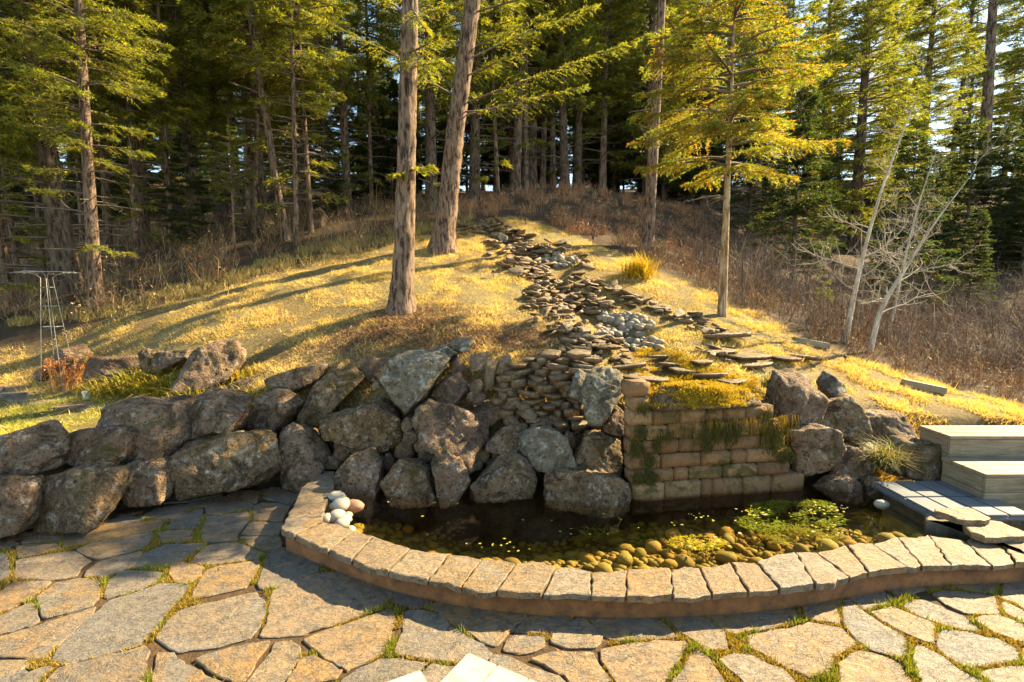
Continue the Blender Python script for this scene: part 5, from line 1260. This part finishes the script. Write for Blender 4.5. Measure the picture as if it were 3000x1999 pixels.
# the two big trunks of the mound with their own boughs
def big_tree(name, base_px, Y, path_px, r, boughs, label, seed, extra_from, h_top=17, rad=2.6):
    rg = np.random.default_rng(seed); z = 3
    for _ in range(4): x = xAt(base_px, Y, z); z = h1(x, Y)
    e = empty(name, (x, Y, z - .03), label, 'tree'); o_ = np.array(e.location)
    P = [np.array(atY(px, py, Y)) - o_ for px, py in path_px]; P = [np.array([P[0][0], 0, -.35]), np.array([P[0][0], 0, .05]), np.array([P[0][0] + (P[1][0]-P[0][0])*.12, 0, .3])] + P[1:]
    last, dirn = P[-1], (P[-1] - P[-2]) / np.linalg.norm(P[-1] - P[-2])
    k = 1
    while P[-1][2] < h_top: P.append(P[-1] + dirn * 1.2 + np.array([-dirn[0] * .25 * k, 0, 0]) * 0); k += 1
    P = np.array(P); P = np.stack([np.interp(np.linspace(0, 1, 40) ** 1.3, np.linspace(0, 1, len(P)), P[:, i]) for i in range(3)], 1) if False else P
    zz = np.r_[P[0, 2], .02, .1, .2, .32, np.linspace(.5, P[-1, 2], 150)]; P = np.stack([np.interp(zz, P[:, 2], P[:, i]) for i in range(3)], 1); P[:, 2] = zz
    tb, wb, lb = MB(), MB(), MB(); 
    hh = P[:, 2]; radv = r * (1 - .85 * np.clip(hh / h_top, 0, 1)) + r * .55 * np.exp(-np.clip(hh, 0, 99) / (r * 1.5))
    tb.tube(P, radv, 36)
    # buttress-like roughness of the bark
    v = np.concatenate(tb.v); f = np.concatenate(tb.f); nn = fbm(v * np.array([16, 16, 4.5]), seed, 3)[:, None]; ax = np.stack([np.interp(v[:, 2], P[:, 2], P[:, i]) for i in range(2)], 1)
    dv = v[:, :2] - ax; v[:, :2] += dv * nn * .10
    obj('trunk', mesh_np('trunk', v, f, None, True), M['bark'], e)
    for (px0, py0, px1, py1, dy, L_s, dens) in boughs:
        a = np.array(atY(px0, py0, Y)) - o_; a[:2] = [np.interp(a[2], P[:, 2], P[:, 0]), np.interp(a[2], P[:, 2], P[:, 1])]
        b = np.array(atY(px1, py1, Y + dy)) - o_; L = np.linalg.norm(b - a)
        add_branch(wb, lb, a, b - a, L, rg, .10, .10, .065, .0065, dens * 1.5, GOLD, .028, twl=L_s, segs=8)
    z = extra_from
    while z < h_top - .5:
        f_ = (z - extra_from) / (h_top - extra_from); c = np.array([np.interp(z, P[:, 2], P[:, 0]), np.interp(z, P[:, 2], P[:, 1]), z])
        for _ in range(rg.integers(3, 5)):
            aa = rg.uniform(0, 6.28); add_branch(wb, lb, c, (math.cos(aa), math.sin(aa), .1), rad * (1 - f_) ** .7 * rg.uniform(.6, 1.1), rg, .35, .2, .07, .012, .9, GOLD, .025)
        z += .45
    for q, (nm, mt, b_) in enumerate((('branches', 'twig', wb), ('crown', 'needle', lb))):
        o = b_.build(nm, M[mt], e); o['kind'] = 'stuff'
    return e
big_tree('fir_tree', 1175, 10.0, [(1176, 908), (1183, 760), (1188, 600), (1194, 300), (1203, 0)], .20,
  [(1192,500,1262,490,-.25,.5,2.4),(1190,505,1150,515,-.3,.6,2.4),(1195,160,1290,110,-.3,.45,1.8),(1195,200,1300,185,-.4,.45,2.0),(1200,120,1255,230,-.5,.6,1.8),(1200,60,1310,20,.2,.45,1.6),(1198,60,1100,-30,.2,.4,1.3),(1200,20,1240,90,-.6,.5,1.6),(1196,180,1165,190,-.4,.6,1.4)],
  'straight furrowed fir trunk at the front of the mound', 5, 6.6, 15, 2.2)
big_tree('fir_tree', 1300, 14.0, [(1296, 735), (1312, 600), (1332, 400), (1352, 250), (1380, 40), (1392, -60)], .26,
  [(1362,310,1860,160,-.8,.28,1.5),(1368,345,1720,275,-.5,.30,1.3),(1370,180,1750,20,-.6,.28,1.5),(1375,150,1600,60,.8,.32,1.2),(1340,290,1080,160,.5,.30,1.2),(1345,260,900,70,-.5,.25,1.3),(1360,90,1260,-40,-.3,.4,1.2),(1385,40,1900,-60,-1,.25,1.4),(1370,230,1560,150,-1.2,.35,1.4),(1355,330,1480,330,-.6,.35,.9),(1380,60,1050,-30,-.8,.28,1.3)],
  'leaning thick fir trunk behind the front one, with long boughs to the right', 6, 8.0, 18, 3.0)

# stock of forest trees
FG = 'forest trees around the mound'
LUSH = [(.165, .18, .034), (.23, .23, .04), (.125, .145, .032), (.30, .27, .05)]
stock = {
 'A': lambda: conifer('conifer_tree', 101, 18, 3.6, 2.7, .24, ('bark_dark', 'needle'), 1.6, .125, .0115, .34, dead_from=1.0, greens=LUSH),
 'B': lambda: conifer('conifer_tree', 102, 20, 4.8, 2.5, .21, ('bark', 'needle'), 1.55, .125, .0115, .36, bend=(.25, .1), dead_from=1.4, greens=LUSH),
 'C': lambda: conifer('conifer_tree', 103, 16, 4.0, 2.0, .12, ('bark', 'needle'), 1.55, .12, .011, .36, bend=(-.3, .1), dead_from=1.0, greens=LUSH),
 'D': lambda: conifer('conifer_tree', 104, 17, 1.0, 2.9, .26, ('bark_dark', 'needle'), 1.75, .12, .0115, .31, dead_from=.6, greens=[(.13, .15, .03), (.18, .185, .034), (.10, .12, .032), (.25, .235, .04)], droop=.35, nb=(5, 7)),
 'E': lambda: conifer('spruce_tree', 105, 6.5, .35, 1.45, .09, ('bark_dark', 'needle'), 1.7, .10, .012, .22, dead_from=.3, greens=[(.035, .055, .018), (.05, .07, .02), (.03, .045, .015)], droop=.3, nb=(5, 7)),
 'F': lambda: conifer('fir_sapling', 106, 3.4, 1.5, .62, .035, ('bark', 'needle'), 1.6, .05, .009, .17, dead_from=1.0, greens=[(.12, .15, .02), (.09, .12, .02), (.16, .15, .03)], droop=.15),
 'H': lambda: conifer('conifer_tree', 108, 15, 8.5, 1.2, .19, ('bark', 'needle'), 1.5, .13, .012, .34, bend=(.12, .1), dead_from=3.0, greens=LUSH),
 'G': lambda: conifer('conifer_tree', 107, 14, 3.4, 1.5, .07, ('bark', 'needle'), 1.5, .12, .011, .34, bend=(.15, 0), dead_from=1.0, greens=LUSH),
}
proto = {}
def tree(kind, *a, **k):
    if kind not in proto: proto[kind] = stock[kind](); e = proto[kind]
    else: e = copy_tree(proto[kind])
    return plant(e, *a, **k)
tree('A', 205, 13.2, 'thick dark conifer trunk at the left, behind the trellis', FG, 1.12, tilt=(0, -.09))
tree('B', 283, 11.5, 'slender curved grey trunk at the lawn edge right of the thick dark one', FG, .66, rz=2.6, tilt=(0, -.10))
tree('F', 690, 13.6, 'bright green fir sapling with bare stem at the left edge of the woods', FG, 1.05, rz=1)
tree('G', 868, 14.6, 'slim sunlit pale trunk at the lawn edge in the left middle', FG, 1.05, rz=1.0)
tree('C', 838, 15.2, 'leaning grey trunk just left of the slim sunlit one', FG, 1.05, rz=.2, tilt=(0, -.07))
tree('G', 912, 15.6, 'thin trunk beside the small boulder right of the slim sunlit trunk', FG, 1.15, rz=4)
tree('H', 1895, 16.0, 'dark leaning trunk behind the golden grass clump', FG, 1.0, rz=5.0, tilt=(0, .03))
tree('H', 2880, 40.0, 'tall dark fir leaning right near the right edge', FG, 2.2, tilt=(0, .05))
tree('D', 2500, 26.0, 'broad sunlit fir standing behind the bare aspens', FG, 1.15)
tree('D', 2690, 33.0, 'bluish fir behind, below the patch of open sky', FG, 1.1)
tree('E', 2320, 18.5, 'dark green spruce in the gully behind the young fir', FG, 1.1)
tree('E', 2645, 17.0, 'narrow small spruce behind the aspen stems', FG, .92)
tree('E', 560, 15.5, 'dark low spruce in the shade left of the sapling', FG, .55)
tree('E', 960, 17.5, 'shaded small spruce behind the thin trunks at left middle', FG, .5)
tree('F', 2410, 11.8, 'tiny green fir seedling in the gully brush left of the aspens', FG, .32)
tree('A', 2400, 38, 'tall fir between the young fir and the broad sunlit fir', FG, 1.0)
tree('D', 3000, 46, 'fir cut by the right edge of the photo', FG, 1.8)
mid = [('B', 590, 17, .75), ('G', 400, 14.6, 1.0), ('C', 320, 15.5, 1.0), ('G', 505, 15.5, 1.1), ('B', 425, 17.5, .9), ('G', 60, 14, 1.0), ('C', 25, 13, .9), ('A', 655, 19, .8), ('G', 745, 17, 1.1), ('C', 780, 18.5, 1.1), ('B', 1020, 19.5, .8), ('G', 1090, 20.5, 1.2),
 ('A', 1265, 19.5, .95), ('A', 1390, 21, .95), ('B', 1510, 22.5, 1.0), ('C', 1540, 23, 1.2), ('B', 1560, 24, 1.0), ('C', 1590, 24.5, 1.2), ('C', 1620, 24.5, 1.2), ('A', 1655, 23.5, .9), ('A', 1690, 25, .9), ('B', 1765, 25, .85), ('G', 1460, 21, 1.3), ('C', 1985, 32, 1.2), ('B', 2060, 31, 1.1), ('C', 2215, 24, 1.3), ('A', 2130, 36, 1.2), ('G', 130, 16, 1.1), ('C', 250, 18, 1.1), ('B', 700, 22, .9), ('G', 960, 18.5, 1.2), ('A', 890, 23, .95), ('C', 2780, 44, 1.7), ('A', 2600, 44, 1.5), ('E', 2190, 22, 1.0), ('E', 2830, 18.5, .6), ('E', 1800, 27, .9), ('E', 1150, 24, .9)]
MIDLAB = {590: 'dark trunk behind the dark low spruce at left', 400: 'thin pole trunk right of the slender curved trunk', 320: 'narrow trunk directly behind the slender curved trunk', 505: 'thin stem left of the dark low spruce at left', 425: 'straight brown trunk behind the thin pole trunk at left', 60: 'thin pole near the far left edge of the woods', 25: 'narrow trunk cut by the left edge of the photo', 655: 'thick dark trunk just behind the bright sapling', 745: 'thin stem right of the bright sapling', 780: 'narrow trunk between the sapling and the leaning grey trunk', 1020: 'straight trunk midway between the thin trunks and the front fir', 1090: 'thin stem just left of the front fir trunk', 1265: 'dark thick trunk seen between the two big firs', 1390: 'dark thick trunk right of the leaning big fir', 1510: 'leftmost trunk of the cluster on the hilltop', 1540: 'second trunk from the left in the hilltop cluster', 1560: 'third trunk from the left in the hilltop cluster', 1590: 'fourth trunk from the left in the hilltop cluster', 1620: 'fifth trunk from the left in the hilltop cluster', 1655: 'sixth and thick trunk of the hilltop cluster', 1690: 'rightmost trunk of the hilltop cluster', 1765: 'lone trunk right of the hilltop cluster', 1460: 'thin stem left of the hilltop cluster', 1985: 'distant narrow tree left of the young fir crown', 2060: 'distant tree half hidden by the young fir crown', 2215: 'slim tree right of the young fir trunk', 2130: 'far thick tree straight behind the young fir', 130: 'thin stem left of the thick dark conifer', 250: 'narrow tree between the thick dark and the slender curved trunks', 700: 'tall tree deep in the woods behind the bright sapling', 960: 'thin stem behind the shaded small spruce at left middle', 890: 'dark tree deep behind the slim sunlit trunk', 2780: 'narrow tree beside the open sky patch at top right', 2600: 'dark fir behind the broad sunlit fir', 2190: 'spruce on the far bank behind the young fir', 2830: 'low dark spruce in the gully near the right edge', 1800: 'spruce right of the hilltop trunks', 1150: 'spruce behind the front fir trunk'}
for i, (k_, px, Y, s) in enumerate(mid):
    tree(k_, px, Y, MIDLAB[px], 'trees of the dark woods', s, tilt=(TS.uniform(-.03, .03), TS.uniform(-.06, .05) * (1 if px < 2000 else .5)))
for i in range(105):
    Y = TS.uniform(21, 58); px = TS.uniform(-350, 3350)
    if Y < 25 and 1150 < px < 2250: continue
    if i > 95: Y = TS.uniform(28, 38); px = TS.uniform(1500, 2150)
    if 2660 < px < 2800 and Y < 70: continue
    if px > 2150 and Y < 36: continue
    k_ = TS.choice('AABBCCDE' if Y < 34 else 'AABBDDDE'); tree(k_, px, Y, 'distant conifer deep in the woods', 'distant conifers', TS.uniform(.85, 1.15) * (1 if k_ != 'E' else 1.2))
for i in range(62):
    px, Y = (TS.uniform(1100, 2150), TS.uniform(26, 36)) if i < 30 else (TS.uniform(2650, 3150), TS.uniform(22, 32)) if i < 40 else (TS.uniform(-200, 1150), TS.uniform(24, 34)) if i < 56 else (TS.uniform(2200, 2650), TS.uniform(28, 36))
    tree('E', px, Y, 'distant conifer deep in the woods', 'distant conifers', TS.uniform(.7, 1.2))
# trees just outside the frame whose shadows reach in
for (x, y, k_, s) in [(-11.5, 11.5, 'A', .9), (-14, 15, 'B', 1.0), (-12.5, 9, 'C', .9)]:
    e = copy_tree(proto[k_]); e.location = (x, y, h1(x, y) - .03); e.scale = (s, s, s); e.rotation_euler = (0, 0, x); tag(e, 'forest tree standing beyond the frame', 'tree', 'trees beyond the frame')

# ------------------------------------------------------------------ bare aspens
def aspen(name, Y, path_px, r, label, seed, nside=14, lmax=1.3):
    rg = np.random.default_rng(seed); P = np.array([atY(px, py, Y) for px, py in path_px])
    x, y = P[0, 0], P[0, 1]; z = h1(x, y); P[0, 2] = min(P[0, 2], z - .1); o_ = np.array([x, y, z])
    P = P - o_; tt = np.linspace(0, 1, 18); P = np.stack([np.interp(tt, np.linspace(0, 1, len(P)), P[:, i]) for i in range(3)], 1)
    P[1:-1] = P[:-2] * .25 + P[1:-1] * .5 + P[2:] * .25
    e = empty(name, o_, label, 'tree', 'bare aspens'); tb, wb = MB(), MB(); tb.tube(P, np.linspace(r, r * .10, 18), 9)
    def br(p, d, L, rad, lev):
        n = 6; pts_ = [p]
        for i in range(n):
            d = d + rg.normal(size=3) * .17 + np.array([0, 0, .06]); d /= np.linalg.norm(d); pts_.append(pts_[-1] + d * L / n)
        wb.tube(pts_, np.linspace(rad, rad * .35, n + 1), 5 if lev == 0 else 4, np.array([.42, .36, .28]) * rg.uniform(.7, 1.15))
        if lev < 2:
            for i in range(2, n + 1):
                for _ in range(2 if lev == 0 else 1):
                    if rg.random() < .85:
                        q = d + rg.normal(size=3) * .75; br(np.array(pts_[i]), q / np.linalg.norm(q), L * rg.uniform(.25, .5), rad * .55, lev + 1)
    for i in range(nside):
        t_ = rg.uniform(.18, .95); p = np.array([np.interp(t_, tt, P[:, k]) for k in range(3)]); a = rg.uniform(0, 6.28)
        br(p, np.array([math.cos(a), math.sin(a) * .6, .35]), lmax * (1.15 - t_) * rg.uniform(.6, 1.1), r * .26 * (1.2 - t_), 0)
    br(P[-1], (P[-1] - P[-2]) / np.linalg.norm(P[-1] - P[-2]), .8, r * .10, 0)
    tk = tb.build('trunk', M['aspen'], e, smooth=True); wb.build('branches', M['twig'], tk)['kind'] = 'stuff'
aspen('aspen_tree', 10.6, [(2475, 1005), (2500, 870), (2535, 720), (2580, 560), (2640, 400), (2690, 270)], .055, 'left bare aspen with upright pale stem in front of the dark gully', 31)
aspen('aspen_tree', 10.2, [(2545, 1030), (2580, 900), (2650, 790), (2740, 650), (2840, 520)], .055, 'right bare aspen leaning right with spreading pale twigs', 32, 14, 1.45)
aspen('aspen_tree', 12.5, [(2600, 990), (2650, 760), (2690, 600), (2750, 420)], .04, 'thin bare aspen behind the two pale ones', 33, 14, 1.2)
# the small boulder at the wood edge
boulder(lambda x, y: (x, y), [(905,655),(915,615),(935,605),(955,630),(955,670),(915,672)], 'small dark boulder at the edge of the woods in the left middle', 'basalt', Y=16.2, sub=4)
boulder(lambda x, y: (x, y), [(1450,690),(1462,682),(1490,695),(1488,710),(1460,708)], 'blue grey rock in the upper slate cascade', 'lichen_rock', Y=15.2, sub=4)
